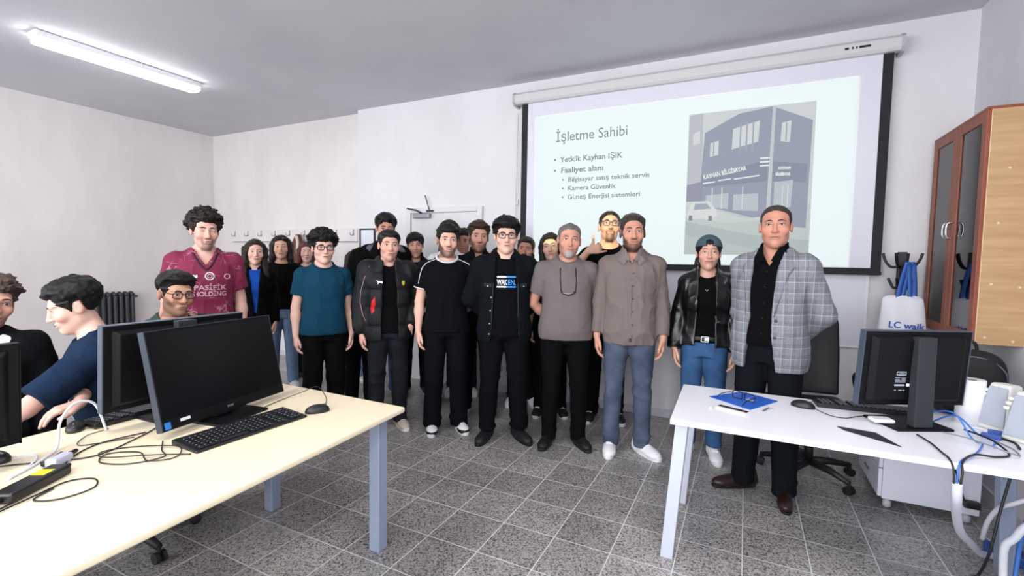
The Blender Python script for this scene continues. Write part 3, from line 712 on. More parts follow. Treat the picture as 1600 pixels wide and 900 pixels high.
speaker((1.105, 2.745, z), math.radians(-48), 'beige computer speaker cut off by the right edge of the photo', 1.15)
z = TT+.006
cable([(.80, 2.83, z+.05), (.86, 2.74, z+.08), (.90, 2.66, z), (.90, 2.56, z+.01), (.84, 2.44, z), (.77, 2.34, z), (.745, 2.291, TT-.015), (.742, 2.288, .62)], .0035, m_bwire, 'bright blue network cable dropping over the front edge of the white desk')
cable([(.82, 2.85, z), (.88, 2.78, z+.06), (.93, 2.70, z+.012), (.96, 2.62, z+.012), (.93, 2.55, z+.014)], .004, m_bwire, 'blue cable bent behind the monitor stand on the white desk')
cable([(.90, 2.74, z+.012), (.94, 2.60, z+.02), (.96, 2.50, z), (.90, 2.44, z), (.82, 2.39, z+.012), (.765, 2.32, z), (.756, 2.289, TT-.03), (.750, 2.284, .62)], .004, m_wire, 'black cable curving over the front edge of the white desk')
cable([(.70, 2.60, z), (.72, 2.50, z), (.725, 2.40, z), (.728, 2.33, z), (.730, 2.289, TT-.02), (.733, 2.285, .62)], .0035, m_wire, 'black cable running down from the monitor foot on the white desk')
cable([(.79, 2.62, z+.02), (.86, 2.56, z+.024), (.94, 2.46, z+.02), (.99, 2.50, z), (1.0, 2.58, z), (.98, 2.66, z)], .0028, m_gwire, 'thin grey cable looped on the white desk by the monitor stand')
vg = empty('video_plug', (.985, 2.72, TT), math.radians(-25), 'dark blue video plug among the cables on the white desk', 'plug')
box('plug_body', (-.035, -.016, 0), (.03, .016, .018), mat('plug_blue', '#2a4a9a', 0.45), vg, .004); tube('tail', [(.03, 0, .009), (.07, -.03, .009), (.09, -.10, .008)], .005, m_wire, vg)
vg2 = empty('video_plug', (1.03, 2.80, TT), math.radians(-10), 'dark blue plug lying in front of the beige speakers', 'plug')
box('plug_body', (-.03, -.012, 0), (.025, .012, .016), _M['plug_blue'], vg2, .004); tube('tail', [(-.03, 0, .009), (-.06, .02, .009), (-.10, .015, .008)], .003, m_wwire, vg2)
wrap = [(.742, 2.286, .64), (.752, 2.31, .57), (.80, 2.45, .46), (.90, 2.70, .28), (1.02, 2.93, .13), (1.10, 3.05, .04), (1.17, 3.10, .018)]
cable(wrap, .0165, mat('spiral_wrap', '#d5d8e6', 0.5, noise=.1, nscale=60), 'thick white wrapped cable bundle hanging to the floor from the white desk')
cable([(1.07, 2.97, .15), (1.06, 2.90, .27), (1.075, 2.85, .36), (1.10, 2.80, .41), (1.16, 2.76, .48), (1.20, 2.74, .55)], .010, m_wwire, 'white cable looping up from the wrapped bundle under the desk')
cable([(1.065, 2.73, .02), (1.063, 2.74, .12), (1.054, 2.72, .243), (1.075, 2.70, .30), (1.10, 2.68, .37), (1.17, 2.66, .45)], .015, m_wwire, 'white wrapped cable twisting up at the right end of the desk')
cable([(1.12, 2.86, .66), (1.10, 2.84, .52), (1.06, 2.80, .36), (1.03, 2.78, .18), (1.03, 2.86, .03), (1.00, 2.84, .012), (1.02, 2.76, .012)], .006, m_wire, 'black power cable falling to the floor under the right end of the desk')
cable([(1.26, 2.80, .58), (1.20, 2.82, .50), (1.15, 2.80, .36), (1.13, 2.80, .18), (1.12, 2.76, .012), (1.20, 2.72, .012), (1.30, 2.74, .012)], .009, m_bwire, 'thick blue cable curled under the right end of the desk')
pb = empty('power_strip', (1.26, 3.12, 0), math.radians(-15), 'dark blue power strip on the floor below the white desk', 'power strip')
box('body', (-.12, -.055, 0), (.12, .055, .05), mat('strip_blue', '#1f4a9c', 0.5), pb, .008)
for k in range(3):
    bm = bmesh.new(); lathe(bm, [(.021, .050), (.021, .0515), (.017, .0515)], (-.075+.075*k, 0, 0), 16); from_bm('socket', bm, m_dark, pb)
wp = empty('wall_plug_adapter', (1.18, 3.437, .13), 0, 'black plug adapter hanging against the drawer unit', 'plug')
box('body', (-.035, -.03, -.02), (.035, .012, .02), m_dark, wp, .008); tube('cord', [(-.03, -.01, .01), (-.06, -.03, .10), (-.10, -.06, .22), (-.13, -.10, .34)], .004, m_wire, wp)

# --- hanging glass cabinet on the right wall
m_oak = bpy.data.materials.new('oak_veneer'); m_oak.use_nodes = True
def wood(m, c1, c2, axis, sc_):
    nt = m.node_tree; b = nt.nodes['Principled BSDF']; b.inputs['Roughness'].default_value = .42
    tc = nt.nodes.new('ShaderNodeTexCoord'); mp = nt.nodes.new('ShaderNodeMapping'); mp.inputs['Scale'].default_value = axis
    n = nt.nodes.new('ShaderNodeTexNoise'); n.inputs['Scale'].default_value = sc_; n.inputs['Detail'].default_value = 8; n.inputs['Roughness'].default_value = .65
    cr = nt.nodes.new('ShaderNodeValToRGB'); cr.color_ramp.elements[0].position = .35; cr.color_ramp.elements[1].position = .65
    cr.color_ramp.elements[0].color = (*lin(c1), 1); cr.color_ramp.elements[1].color = (*lin(c2), 1)
    nt.links.new(tc.outputs['Object'], mp.inputs[0]); nt.links.new(mp.outputs[0], n.inputs['Vector']); nt.links.new(n.outputs['Fac'], cr.inputs[0]); nt.links.new(cr.outputs[0], b.inputs['Base Color'])
wood(m_oak, '#b08a60', '#c39d72', (1.2, 1.2, 14), 2.0)
m_cherry = bpy.data.materials.new('cherry_frame'); m_cherry.use_nodes = True
wood(m_cherry, '#7c3a22', '#92492c', (8, 8, 1), 3.0)
XC, CY0, CY1, CZ0, CZ1 = 1.185, 3.62, 4.46, 1.005, 2.335
cb = empty('glass_cabinet', (1.30, 4.04, CZ0), 0, 'wooden wall cabinet with two brown framed glass doors at far right', 'cabinet')
bm = bmesh.new(); t = .018
bx(bm, (XC+.02, CY0, CZ0), (XR, CY0+t, CZ1)); bx(bm, (XC+.02, CY1-t, CZ0), (XR, CY1, CZ1)); bx(bm, (XC+.02, CY0+t, CZ0), (XR, CY1-t, CZ0+t)); bx(bm, (XC+.02, CY0+t, CZ1-t), (XR, CY1-t, CZ1)); 
L_(from_bm('carcass', bm, m_oak, cb), cb)
L_(box('back_panel', (XR-.012, CY0+t, CZ0+t), (XR, CY1-t, CZ1-t), mat('shelf_white', '#dcdcdc', .5), cb), cb)
L_(box('edge_trim', (XC+.018, CY0-.001, CZ0), (XC+.022, CY0+t, CZ1), mat('pale_edge', '#d9c09c', .5), cb), cb)
L_(box('top_panel', (XC+.0, CY0-.004, CZ1), (XR, CY1, CZ1+.014), m_cherry, cb), cb)
for k in range(3):
    zz = CZ0+.33*(k+1)
    L_(box('shelf', (XC+.04, CY0+t, zz), (XR-.012, CY1-t, zz+.016), mat('shelf_white', '#dcdcdc', .5), cb), cb)
m_pane = bpy.data.materials.new('cabinet_glass'); m_pane.use_nodes = True
nt = m_pane.node_tree
for n in list(nt.nodes): nt.nodes.remove(n)
o_ = nt.nodes.new('ShaderNodeOutputMaterial'); t_ = nt.nodes.new('ShaderNodeBsdfTransparent'); t_.inputs[0].default_value = (.92, .95, .96, 1); g_ = nt.nodes.new('ShaderNodeBsdfGlossy'); g_.inputs['Roughness'].default_value = .03
x_ = nt.nodes.new('ShaderNodeMixShader'); fr_ = nt.nodes.new('ShaderNodeFresnel'); fr_.inputs[0].default_value = 1.85
nt.links.new(fr_.outputs[0], x_.inputs[0]); nt.links.new(t_.outputs[0], x_.inputs[1]); nt.links.new(g_.outputs[0], x_.inputs[2]); nt.links.new(x_.outputs[0], o_.inputs[0])
ym = (CY0+CY1)/2
for i, (a, b_) in enumerate(((CY0, ym-.002), (ym+.002, CY1))):
    bm = bmesh.new(); w = .062
    bx(bm, (XC, a, CZ0), (XC+.02, a+w, CZ1)); bx(bm, (XC, b_-w, CZ0), (XC+.02, b_, CZ1)); bx(bm, (XC, a+w, CZ0), (XC+.02, b_-w, CZ0+w)); bx(bm, (XC, a+w, CZ1-w), (XC+.02, b_-w, CZ1))
    d = L_(from_bm('door', bm, m_cherry, cb, bevel=.003), cb)
    box('glass_pane', (XC+.008, a+w-.006, CZ0+w-.006), (XC+.012, b_-w+.006, CZ1-w+.006), m_pane, d)
    y = b_-.03 if i == 0 else a+.03
    bm = bmesh.new(); sweep(bm, smooth_path([(XC, y, 1.63), (XC-.03, y, 1.64), (XC-.03, y, 1.72), (XC, y, 1.73)], 4), .006, 8); from_bm('handle', bm, mat('chrome', '#c9cad0', .2, .9), d, True)
bm = bmesh.new()
for y_, z_ in ((0, 0),):
    for u, v in ((.09, .75), (.06, .52), (.19, .52), (.05, .26), (.17, .25), (.04, .03), (.16, .02)):
        M = Matrix.Translation((XC+.02+u, CY0, CZ0+v*(CZ1-CZ0))) @ Matrix.Rotation(PI/2, 4, 'X'); lathe(bm, [(.007, 0), (.006, .0025)], seg=10, M=M)
L_(from_bm('screw_cap', bm, mat('cap_cream', '#dcc9a8', .5), cb), cb)
def on_shelf(y, zs, r, h, m, label):
    bm = bmesh.new(); lathe(bm, [(r*.8, 0), (r, .01), (r*.9, h*.6), (r*.5, h*.8), (r*.55, h)], seg=16); o = from_bm('bottle', bm, m, None, True); o.location = (1.31, y, zs); tag(o, label, 'bottle')
# things behind the glass
bk = box('file_box', (1.24, 3.70, CZ0+.66+.017), (1.38, 3.82, CZ0+.66+.26), mat('box_grey', '#a9acb4', .6), None, .003); tag(bk, 'grey file box on the middle shelf of the glass cabinet', 'file box')
bk = box('paper_stack', (1.23, 4.12, CZ0+.019), (1.39, 4.38, CZ0+.12), mat('paper', '#e4e6ee', .7), None, .003); tag(bk, 'pale paper stack on the bottom of the glass cabinet', 'paper')
on_shelf(4.28, CZ0+.33+.017, .04, .17, m_white, 'small white bottle on the lower shelf of the glass cabinet')

# --- coat stand with a carrier bag
cs = empty('coat_stand', (1.0, 4.28, 0), math.radians(0), 'black coat stand with curved hooks beside the projection screen', 'coat stand')
m_blk = mat('satin_black', '#0f0f12', .4)
bm = bmesh.new(); bx(bm, (-.024, -.024, .03), (.024, .024, 1.545)); from_bm('pole', bm, m_blk, cs, bevel=.004)
bm = bmesh.new(); lathe(bm, [(.16, 0), (.16, .02), (.05, .035), (.03, .06)], seg=28); from_bm('base', bm, m_blk, cs, True)
for zz, ln in ((1.45, .115), (1.30, .075)):
    for k in range(4):
        a = PI/4+k*PI/2+.25; c, s = math.cos(a), math.sin(a)
        bm = bmesh.new(); sweep(bm, smooth_path([(.02*c, .02*s, zz-.01), (ln*.55*c, ln*.55*s, zz-.012), (ln*.85*c, ln*.85*s, zz+.03), (ln*c, ln*s, zz+ln*.75)], 5), [.010]*0 or .009, 8); from_bm('hook', bm, m_blk, cs, True)
bg_ = empty('carrier_bag', (1.0, 4.20, .93), 0, 'white carrier bag with blue handles hanging on the coat stand', 'bag')
bm = bmesh.new()
rows = []
for j, zz in enumerate((0, .06, .16, .26, .31)):
    wv = (.135, .14, .13, .115, .12)[j]; dv = (.045, .05, .045, .03, .012)[j]
    rows.append([bm.verts.new((wv*math.cos(a)*(1+.05*math.sin(5*a+j)), dv*math.sin(a)*(1+.15*math.cos(4*a+j)), zz+(.012*math.sin(3*a) if j == 4 else 0))) for a in [2*PI*k/28 for k in range(28)]])
for A, B in zip(rows, rows[1:]):
    for k in range(28): bm.faces.new((A[k], A[(k+1) % 28], B[(k+1) % 28], B[k]))
bm.faces.new(list(reversed(rows[0]))); bm.faces.new(rows[-1])
o = from_bm('pouch', bm, mat('bag_white', '#e6e7ee', .55), bg_, True); o.modifiers.new('s', 'SUBSURF').levels = 1
m_hand = mat('handle_blue', '#3763b8', .55)
for dx, y in ((-.012, -.012), (.02, .006)):
    bm = bmesh.new()
    pts = [(dx-.02, y, .29), (dx-.005, y-.012, .42), (dx+.018, y-.035, .545), (dx+.04, y-.012, .42), (dx+.052, y, .28)]
    pts = smooth_path(pts, 6)
    A = [bm.verts.new(Vector(p)+Vector((-.013, 0, 0))) for p in pts]; B = [bm.verts.new(Vector(p)+Vector((.013, 0.006, 0))) for p in pts]
    for i in range(len(pts)-1): bm.faces.new((A[i], B[i], B[i+1], A[i+1]))
    h = from_bm('handle', bm, m_hand, bg_, True); md = h.modifiers.new('t', 'SOLIDIFY'); md.thickness = .004
text_mesh('lettering', 'LC waik', .062, mat('bag_print', '#2c4aa6', .5), bg_, wallM(-.085, -.056, .085, 0, math.radians(-2)), .001, width=.20, bold=.0012)
bm = bmesh.new()
for a, c in ((0, .03), (.035, .05), (.055, .10)): bx(bm, (a-.04, -.0565, .058), (c-.04, -.0555, .062))
from_bm('small_print', bm, _M['bag_print'], bg_)

# wall socket strip on the right wall
so = empty('wall_socket', (XR, 3.33, .88), 0, 'white triple wall socket above the speakers at the right edge', 'socket')
box('plate', (-.028, -.12, -.045), (0, .12, .045), m_white, so, .01)
for k in range(3):
    bm = bmesh.new(); lathe(bm, [(.026, 0), (.026, .004), (.021, .004), (.020, -.004)], seg=20, M=Matrix.Translation((-.028, -.075+.075*k, 0)) @ Matrix.Rotation(-PI/2, 4, 'Y')); from_bm('socket', bm, mat('socket_grey', '#b7b9c0', .5), so, True)
# ceiling projector above the camera, and its beam
pj = empty('projector', (-.65, 1.2, 2.62), 0, 'white ceiling projector above the tables', 'projector')
box('body', (-.15, -.32, -.06), (.15, -.06, .07), m_white, pj, .02)
bm = bmesh.new(); lathe(bm, [(.035, 0), (.035, .04), (.028, .04)], seg=20, M=Matrix.Translation((0, -.06, 0)) @ Matrix.Rotation(-PI/2, 4, 'X')); from_bm('lens', bm, m_dark, pj, True)
bm = bmesh.new(); sweep(bm, [(0, -.19, .06), (0, -.19, CEIL-2.62)], .02); from_bm('mount', bm, m_white, pj, True)

# projector beam: a spot lamp in the lens whose light is cut to the rectangle of the slide
sp = bpy.data.lights.new('projector_beam', 'SPOT'); sp.energy = 340; sp.color = (1.0, .91, .44); sp.spot_size = math.radians(90); sp.spot_blend = .02; sp.shadow_soft_size = .012
spo = bpy.data.objects.new('projector_beam', sp); COL.objects.link(spo); spo.location = (-.65, 1.19, 2.62); spo.rotation_euler = (PI/2, 0, 0)
sp.use_nodes = True
_nt = sp.node_tree; _em = _nt.nodes['Emission']
_tc = _nt.nodes.new('ShaderNodeTexCoord'); _se = _nt.nodes.new('ShaderNodeSeparateXYZ'); _nt.links.new(_tc.outputs['Normal'], _se.inputs[0])
def _math(op, a, b):
    n = _nt.nodes.new('ShaderNodeMath'); n.operation = op
    for i, v in enumerate((a, b)):
        if isinstance(v, (int, float)): n.inputs[i].default_value = v
        else: _nt.links.new(v, n.inputs[i])
    return n.outputs[0]
_az = _math('ABSOLUTE', _se.outputs['Z'], 0)
_ux = _math('DIVIDE', _se.outputs['X'], _az); _uy = _math('DIVIDE', _se.outputs['Y'], _az)
_D = 4.45-1.19
_mk = _math('MULTIPLY', _math('MULTIPLY', _math('GREATER_THAN', _ux, (-1.95+.65)/_D), _math('LESS_THAN', _ux, (.71+.65)/_D)), _math('MULTIPLY', _math('GREATER_THAN', _uy, (1.43-2.62)/_D), _math('LESS_THAN', _uy, (2.87-2.62)/_D)))
_nt.links.new(_mk, _em.inputs['Strength'])

# ================================================================== people
Q = 1.0           # mesh fineness (1 = full)
def _hash(ix, iy, iz, seed):
    n = (ix*374761393 + iy*668265263 + iz*1274126177 + seed*974711) & 0xffffffff
    n = ((n ^ (n >> 13))*1274126177) & 0xffffffff
    n = n ^ (n >> 16)
    return (n & 0xffff).astype(np.float32)/32767.5-1
def vnoise(P, freq, seed=0):
    # smooth value noise in -1..1 for points (n,3)
    q = np.asarray(P, np.float32)*np.asarray(freq, np.float32); i = np.floor(q).astype(np.int64); f = (q-i).astype(np.float32); f = f*f*(3-2*f)
    out = 0
    for dx in (0, 1):
        wx = f[..., 0] if dx else 1-f[..., 0]
        for dy in (0, 1):
            wy = f[..., 1] if dy else 1-f[..., 1]
            for dz in (0, 1):
                wz = f[..., 2] if dz else 1-f[..., 2]
                out = out+wx*wy*wz*_hash(i[..., 0]+dx, i[..., 1]+dy, i[..., 2]+dz, seed)
    return out
V3 = lambda *a: np.array(a, float)
# ---- distance shapes: each is (fn(x,y,z), lo, hi)
def cone(a, b, ra, rb, flat=False):
    a = np.array(a, float); b = np.array(b, float); ba = b-a; L2 = max(float(ba @ ba), 1e-9)
    def fn(x, y, z):
        t = ((x-a[0])*ba[0]+(y-a[1])*ba[1]+(z-a[2])*ba[2])/L2
        tc = np.clip(t, 0, 1)
        d = np.sqrt((x-a[0]-tc*ba[0])**2+(y-a[1]-tc*ba[1])**2+(z-a[2]-tc*ba[2])**2)-(ra+(rb-ra)*tc)
        if flat: d = np.maximum(d, (t-1)*math.sqrt(L2))
        return d
    r = max(ra, rb)
    return fn, np.minimum(a, b)-r, np.maximum(a, b)+r
def ell(c, r, rx=0.0):
    c = np.array(c, float); r = np.array(r, float); ca, sa = math.cos(rx), math.sin(rx)
    def fn(x, y, z):
        X, Y, Z = x-c[0], y-c[1], z-c[2]
        if rx: Y, Z = ca*Y+sa*Z, -sa*Y+ca*Z
        k0 = np.sqrt((X/r[0])**2+(Y/r[1])**2+(Z/r[2])**2); k1 = np.sqrt((X/r[0]**2)**2+(Y/r[1]**2)**2+(Z/r[2]**2)**2)
        return k0*(k0-1)/np.maximum(k1, 1e-6)
    R = r.copy()
    if rx: R[1] = R[2] = max(r[1], r[2])
    return fn, c-R, c+R
def _cubic(st):
    st = np.array(st, float); st = st[np.argsort(st[:, 0])]; z = st[:, 0]; zz = np.linspace(z[0], z[-1], 90)
    out = [zz]
    for j in range(1, st.shape[1]):
        v = st[:, j]; m = np.gradient(v, z); i = np.clip(np.searchsorted(z, zz, side='right')-1, 0, len(z)-2)
        h = z[i+1]-z[i]; t = (zz-z[i])/h
        out.append((2*t**3-3*t**2+1)*v[i]+(t**3-2*t**2+t)*h*m[i]+(-2*t**3+3*t**2)*v[i+1]+(t**3-t**2)*h*m[i+1])
    return out
def loft(st, off=0.0, e=2.3, z0=None, z1=None, mod=None):
    # stations (z, half width, half depth, centre y, centre x)
    st = [tuple(s)+(0.0,)*(5-len(s)) for s in st]
    zz, A, B, CY, CX = _cubic(st)
    z0 = zz[0] if z0 is None else z0; z1 = zz[-1] if z1 is None else z1
    def fn(x, y, z):
        a = np.interp(z, zz, A)+off; b = np.interp(z, zz, B)+off; cy = np.interp(z, zz, CY); cx = np.interp(z, zz, CX)
        if mod is not None:
            k = mod(z); a = a+k; b = b+k
        d = ((np.abs((x-cx)/a)**e+np.abs((y-cy)/b)**e)**(1/e)-1)*np.minimum(a, b)
        return np.maximum(np.maximum(d, z-z1), z0-z)
    o = off+(0.02 if mod else 0)
    return fn, V3((CX-A).min()-o, (CY-B).min()-o, z0), V3((CX+A).max()+o, (CY+B).max()+o, z1)
def xf(prim, R, c, k=1.0):
    # prim given in a rotated frame: world = R p + c
    fn, lo, hi = prim; R = np.array(R, float); c = np.array(c, float)
    def g(x, y, z):
        X, Y, Z = (x-c[0])/k, (y-c[1])/k, (z-c[2])/k
        return k*fn(R[0, 0]*X+R[1, 0]*Y+R[2, 0]*Z, R[0, 1]*X+R[1, 1]*Y+R[2, 1]*Z, R[0, 2]*X+R[1, 2]*Y+R[2, 2]*Z)
    cs_ = np.array([[x, y, z] for x in (lo[0], hi[0]) for y in (lo[1], hi[1]) for z in (lo[2], hi[2])]) @ (k*R).T+c
    return g, cs_.min(0), cs_.max(0)
class Field:
    def __init__(s, lo, hi, h):
        s.h = h; s.lo = np.array(lo, float); n = np.ceil((np.array(hi, float)-s.lo)/h).astype(int)+1
        s.n = n; s.F = np.full(n, 0.3, np.float32)
        s.ax = [s.lo[i]+h*np.arange(n[i]) for i in range(3)]
    def blk(s, lo, hi, pad):
        i0 = np.clip(np.floor((np.array(lo)-pad-s.lo)/s.h).astype(int), 0, s.n); i1 = np.clip(np.ceil((np.array(hi)+pad-s.lo)/s.h).astype(int)+1, 0, s.n)
        sl = tuple(slice(a, b) for a, b in zip(i0, i1))
        if any(b <= a for a, b in zip(i0, i1)): return None
        return sl, s.ax[0][sl[0]][:, None, None], s.ax[1][sl[1]][None, :, None], s.ax[2][sl[2]][None, None, :]
    def add(s, p, k=0.01, pad=0.0):
        r = s.blk(p[1], p[2], k+2.5*s.h+pad)
        if r is None: return s
        sl, x, y, z = r; d = p[0](x, y, z).astype(np.float32); f = s.F[sl]
        hh = np.maximum(k-np.abs(f-d), 0)/k if k > 0 else 0
        s.F[sl] = np.minimum(f, d)-hh*hh*k*0.25
        return s
    def cut(s, p, k=0.006, whole=False):
        r = s.blk(s.lo, s.lo+s.h*s.n, 0) if whole else s.blk(p[1], p[2], k+2.5*s.h)
        if r is None: return s
        sl, x, y, z = r; d = -p[0](x, y, z).astype(np.float32); f = s.F[sl]
        hh = np.maximum(k-np.abs(f-d), 0)/k
        s.F[sl] = np.maximum(f, d)+hh*hh*k*0.25
        return s
    def pts(s):
        return np.stack(np.meshgrid(*s.ax, indexing='ij'), -1)
    def mesh(s, smooth=1):
        F = s.F; F = np.pad(F, 1, constant_values=0.3); lo = s.lo-s.h
        S_ = F < 0
        c = np.zeros(tuple(np.array(F.shape)-1), np.int8)
        for dx in (0, 1):
            for dy in (0, 1):
                for dz in (0, 1):
                    c += S_[dx:F.shape[0]-1+dx, dy:F.shape[1]-1+dy, dz:F.shape[2]-1+dz]
        act = (c > 0) & (c < 8)
        idx = np.full(act.shape, -1, np.int32); ijk = np.argwhere(act); n = len(ijk)
        if n == 0: return np.zeros((0, 3)), np.zeros((0, 4), int)
        idx[act] = np.arange(n)
        C8 = np.array([[a, b, d] for a in (0, 1) for b in (0, 1) for d in (0, 1)])
        V = np.stack([F[ijk[:, 0]+a, ijk[:, 1]+b, ijk[:, 2]+d] for a, b, d in C8], 1)
        acc = np.zeros((n, 3)); cnt = np.zeros(n)
        for i in range(8):
            for j in range(i+1, 8):
                if np.abs(C8[i]-C8[j]).sum() != 1: continue
                m = (V[:, i] < 0) != (V[:, j] < 0)
                va = V[m, i]; t = va/(va-V[m, j])
                acc[m] += C8[i]+t[:, None]*(C8[j]-C8[i]); cnt[m] += 1
        P = (ijk+acc/np.maximum(cnt, 1)[:, None])*s.h+lo
        quads = []
        for ax in range(3):
            b, d = [(1, 2), (2, 0), (0, 1)][ax]
            A0 = [slice(1, -1)]*3; A1 = [slice(1, -1)]*3
            A0[ax] = slice(0, -1); A1[ax] = slice(1, None)
            s0 = S_[tuple(A0)]; s1 = S_[tuple(A1)]
            cr = np.argwhere(s0 != s1)
            if len(cr) == 0: continue
            inside = s0[tuple(cr.T)]
            base = cr.copy(); base[:, b] += 1; base[:, d] += 1
            def cell(ob, od):
                q = base.copy(); q[:, b] -= ob; q[:, d] -= od; return idx[tuple(q.T)]
            q = np.stack([cell(1, 1), cell(0, 1), cell(0, 0), cell(1, 0)], 1)
            q[~inside] = q[~inside][:, ::-1]
            quads.append(q)
        Fq = np.concatenate(quads)
        Fq = Fq[(Fq >= 0).all(1)]
        for _ in range(smooth): P = relax(P, Fq)
        return P, Fq
def relax(P, Fq, w=0.5):
    e = np.concatenate([Fq[:, [0, 1]], Fq[:, [1, 2]], Fq[:, [2, 3]], Fq[:, [3, 0]]]); n = len(P)
    cnt = np.bincount(e[:, 0], minlength=n)+np.bincount(e[:, 1], minlength=n)
    out = np.empty_like(P)
    for k in range(3): out[:, k] = np.bincount(e[:, 0], P[e[:, 1], k], n)+np.bincount(e[:, 1], P[e[:, 0], k], n)
    return P*(1-w)+w*out/np.maximum(cnt, 1)[:, None]
def normals(P, Fq):
    n = np.cross(P[Fq[:, 2]]-P[Fq[:, 0]], P[Fq[:, 3]]-P[Fq[:, 1]]); N = np.zeros_like(P)
    for k in range(3):
        for j in range(4): N[:, k] += np.bincount(Fq[:, j], n[:, k], len(P))
    return N/np.maximum(np.linalg.norm(N, axis=1), 1e-9)[:, None]
def sstep(a, b, x):
    t = np.clip((x-a)/(b-a), 0, 1); return t*t*(3-2*t)

def skin_mat(name, base, rough=0.5):
    if name in _M: return _M[name]
    m = bpy.data.materials.new(name); m.use_nodes = True; nt = m.node_tree; b = nt.nodes['Principled BSDF']
    a = nt.nodes.new('ShaderNodeVertexColor'); a.layer_name = 'tone'
    nt.links.new(a.outputs['Color'], b.inputs['Base Color']); b.inputs['Roughness'].default_value = rough
    b.inputs['Specular IOR Level'].default_value = 0.35
    _M[name] = m
    return m
m_skin = skin_mat('skin', None)
m_eyew = mat('eye_white', '#cfc8c6', 0.25); m_iris = mat('iris_dark', '#1d1310', 0.2); m_lash = mat('lash', '#1a1412', 0.7)

def rotm(yaw, pitch, roll):
    # head: yaw>0 looks to its own left (+x), pitch>0 looks down, roll>0 tips towards +x
    y, p, r = map(math.radians, (yaw, pitch, roll))
    Rz = np.array([[math.cos(y), -math.sin(y), 0], [math.sin(y), math.cos(y), 0], [0, 0, 1]])
    Rx = np.array([[1, 0, 0], [0, math.cos(p), -math.sin(p)], [0, math.sin(p), math.cos(p)]])
    Ry = np.array([[math.cos(r), 0, math.sin(r)], [0, 1, 0], [-math.sin(r), 0, math.cos(r)]])
    return Rz @ Ry @ Rx

def head_prims(fw=1.0, jaw=1.0, nose=1.0, fem=False, full=0.0):
    P = []
    P.append((ell((0, .014, .034), (.0745*fw, .096, .082)), .0))
    P.append((ell((0, -.022, -.030), (.0625*fw+.004*full, .066, .072)), .03))
    P.append((ell((0, -.042, -.082), (.034*jaw*fw+.008*full, .042, .032)), .03))
    P.append((cone((-.037*jaw*fw, -.008, -.064), (0, -.062, -.100), .018+.005*full, .016+.003*full), .025))
    P.append((cone((.037*jaw*fw, -.008, -.064), (0, -.062, -.100), .018+.005*full, .016+.003*full), .025))
    P.append((ell((0, -.072, -.100), (.016, .017, .015)), .016))              # chin
    for s in (-1, 1): P.append((ell((s*.042*fw, -.062, -.028), (.022+.003*full, .022, .022)), .022))   # cheeks
    if not fem: P.append((cone((-.036, -.079, .026), (.036, -.079, .026), .0115, .0115), .016))         # brow ridge
    P.append((cone((0, -.086, .016), (0, -.1045*1.0, -.028), .0075, .0115*nose), .010))                # nose
    P.append((ell((0, -.106, -.032), (.0105*nose, .0115, .0095)), .008))
    for s in (-1, 1): P.append((ell((s*.0125*nose, -.096, -.034), (.0075, .010, .0075)), .006))
    P.append((ell((0, -.085, -.064), (.024, .013, .015)), .012))               # mouth mound
    P.append((cone((-.016, -.0925, -.0585), (.016, -.0925, -.0585), .0042, .0042), .006))
    P.append((cone((-.013, -.0925, -.068), (.013, -.0925, -.068), .0050, .0050), .006))
    C = [(ell((s*.0325*fw, -.099, .006), (.019, .018, .0125)), .012) for s in (-1, 1)]
    B = [(ell((s*.0315*fw, -.0735, .0045), (.0155, .0125, .0125)), .006) for s in (-1, 1)]
    E = [(ell((s*(.0745*fw+.003), .012, -.008), (.009, .019, .031), -.15), .010) for s in (-1, 1)]
    EC = [(ell((s*(.0745*fw+.013), .006, -.004), (.006, .009, .016), -.15), .005) for s in (-1, 1)]
    return P, C, B, E, EC
def add_head(f, R, c, kw, hs):
    P, C, B, E, EC = head_prims(**kw)
    for p, k in P: f.add(xf(p, R, c, hs), max(k, .001)*hs)
    for p, k in C: f.cut(xf(p, R, c, hs), k)
    for p, k in B: f.add(xf(p, R, c, hs), k)
    for p, k in E: f.add(xf(p, R, c, hs), k)
    for p, k in EC: f.cut(xf(p, R, c, hs), k)

def hand_prims(w, d, n, s, curl=(20, 26, 16), spread=1.0, thumb='rest', fist=False, pinky=False):
    # w wrist, d along the hand, n out of the palm, s towards the thumb
    w = np.array(w, float); d = np.array(d, float); d /= np.linalg.norm(d); n = np.array(n, float); n -= d*(n @ d); n /= np.linalg.norm(n)
    s_ = np.cross(d, n); s = s_ if s_ @ np.array(s, float) > 0 else -s_
    def T(a, b, c): return w+d*a+s*b+n*c
    out = []
    kn = [(.086, .029), (.090, .010), (.086, -.010), (.078, -.028)]
    for (a, b) in kn: out.append((cone(T(.004, b*.45, 0), T(a-.004, b, 0), .0145, .0120), .014))
    ln = [.074, .083, .077, .060]
    for i, (a, b) in enumerate(kn):
        p = np.array([a, b, 0.0]); ang = 0.0; rr = (.0092, .0084, .0076)
        cc = curl
        if fist: cc = (75, 95, 60)
        if pinky and i == 3: cc = (5, 5, 5)
        sp = b*1.6*spread
        for j, (q, cu) in enumerate(zip((.45, .30, .25), cc)):
            ang += math.radians(cu+(i-1.5)*2)
            L = ln[i]*q
            p2 = p+np.array([math.cos(ang)*L, sp*L, math.sin(ang)*L])
            out.append((cone(T(*p), T(*p2), rr[j], rr[j]-.0008), .0035 if j else .006)); p = p2
    if thumb == 'up': th = [(.022, .024, .004), (.048, .052, .004), (.056, .085, .002), (.058, .112, .0)]
    else: th = [(.020, .020, .006), (.050, .044, .014), (.078, .052, .020), (.100, .050, .024)]
    for j in range(3): out.append((cone(T(*th[j]), T(*th[j+1]), (.0155, .0110, .0095)[j], (.0115, .0098, .0080)[j]), .008))
    return out

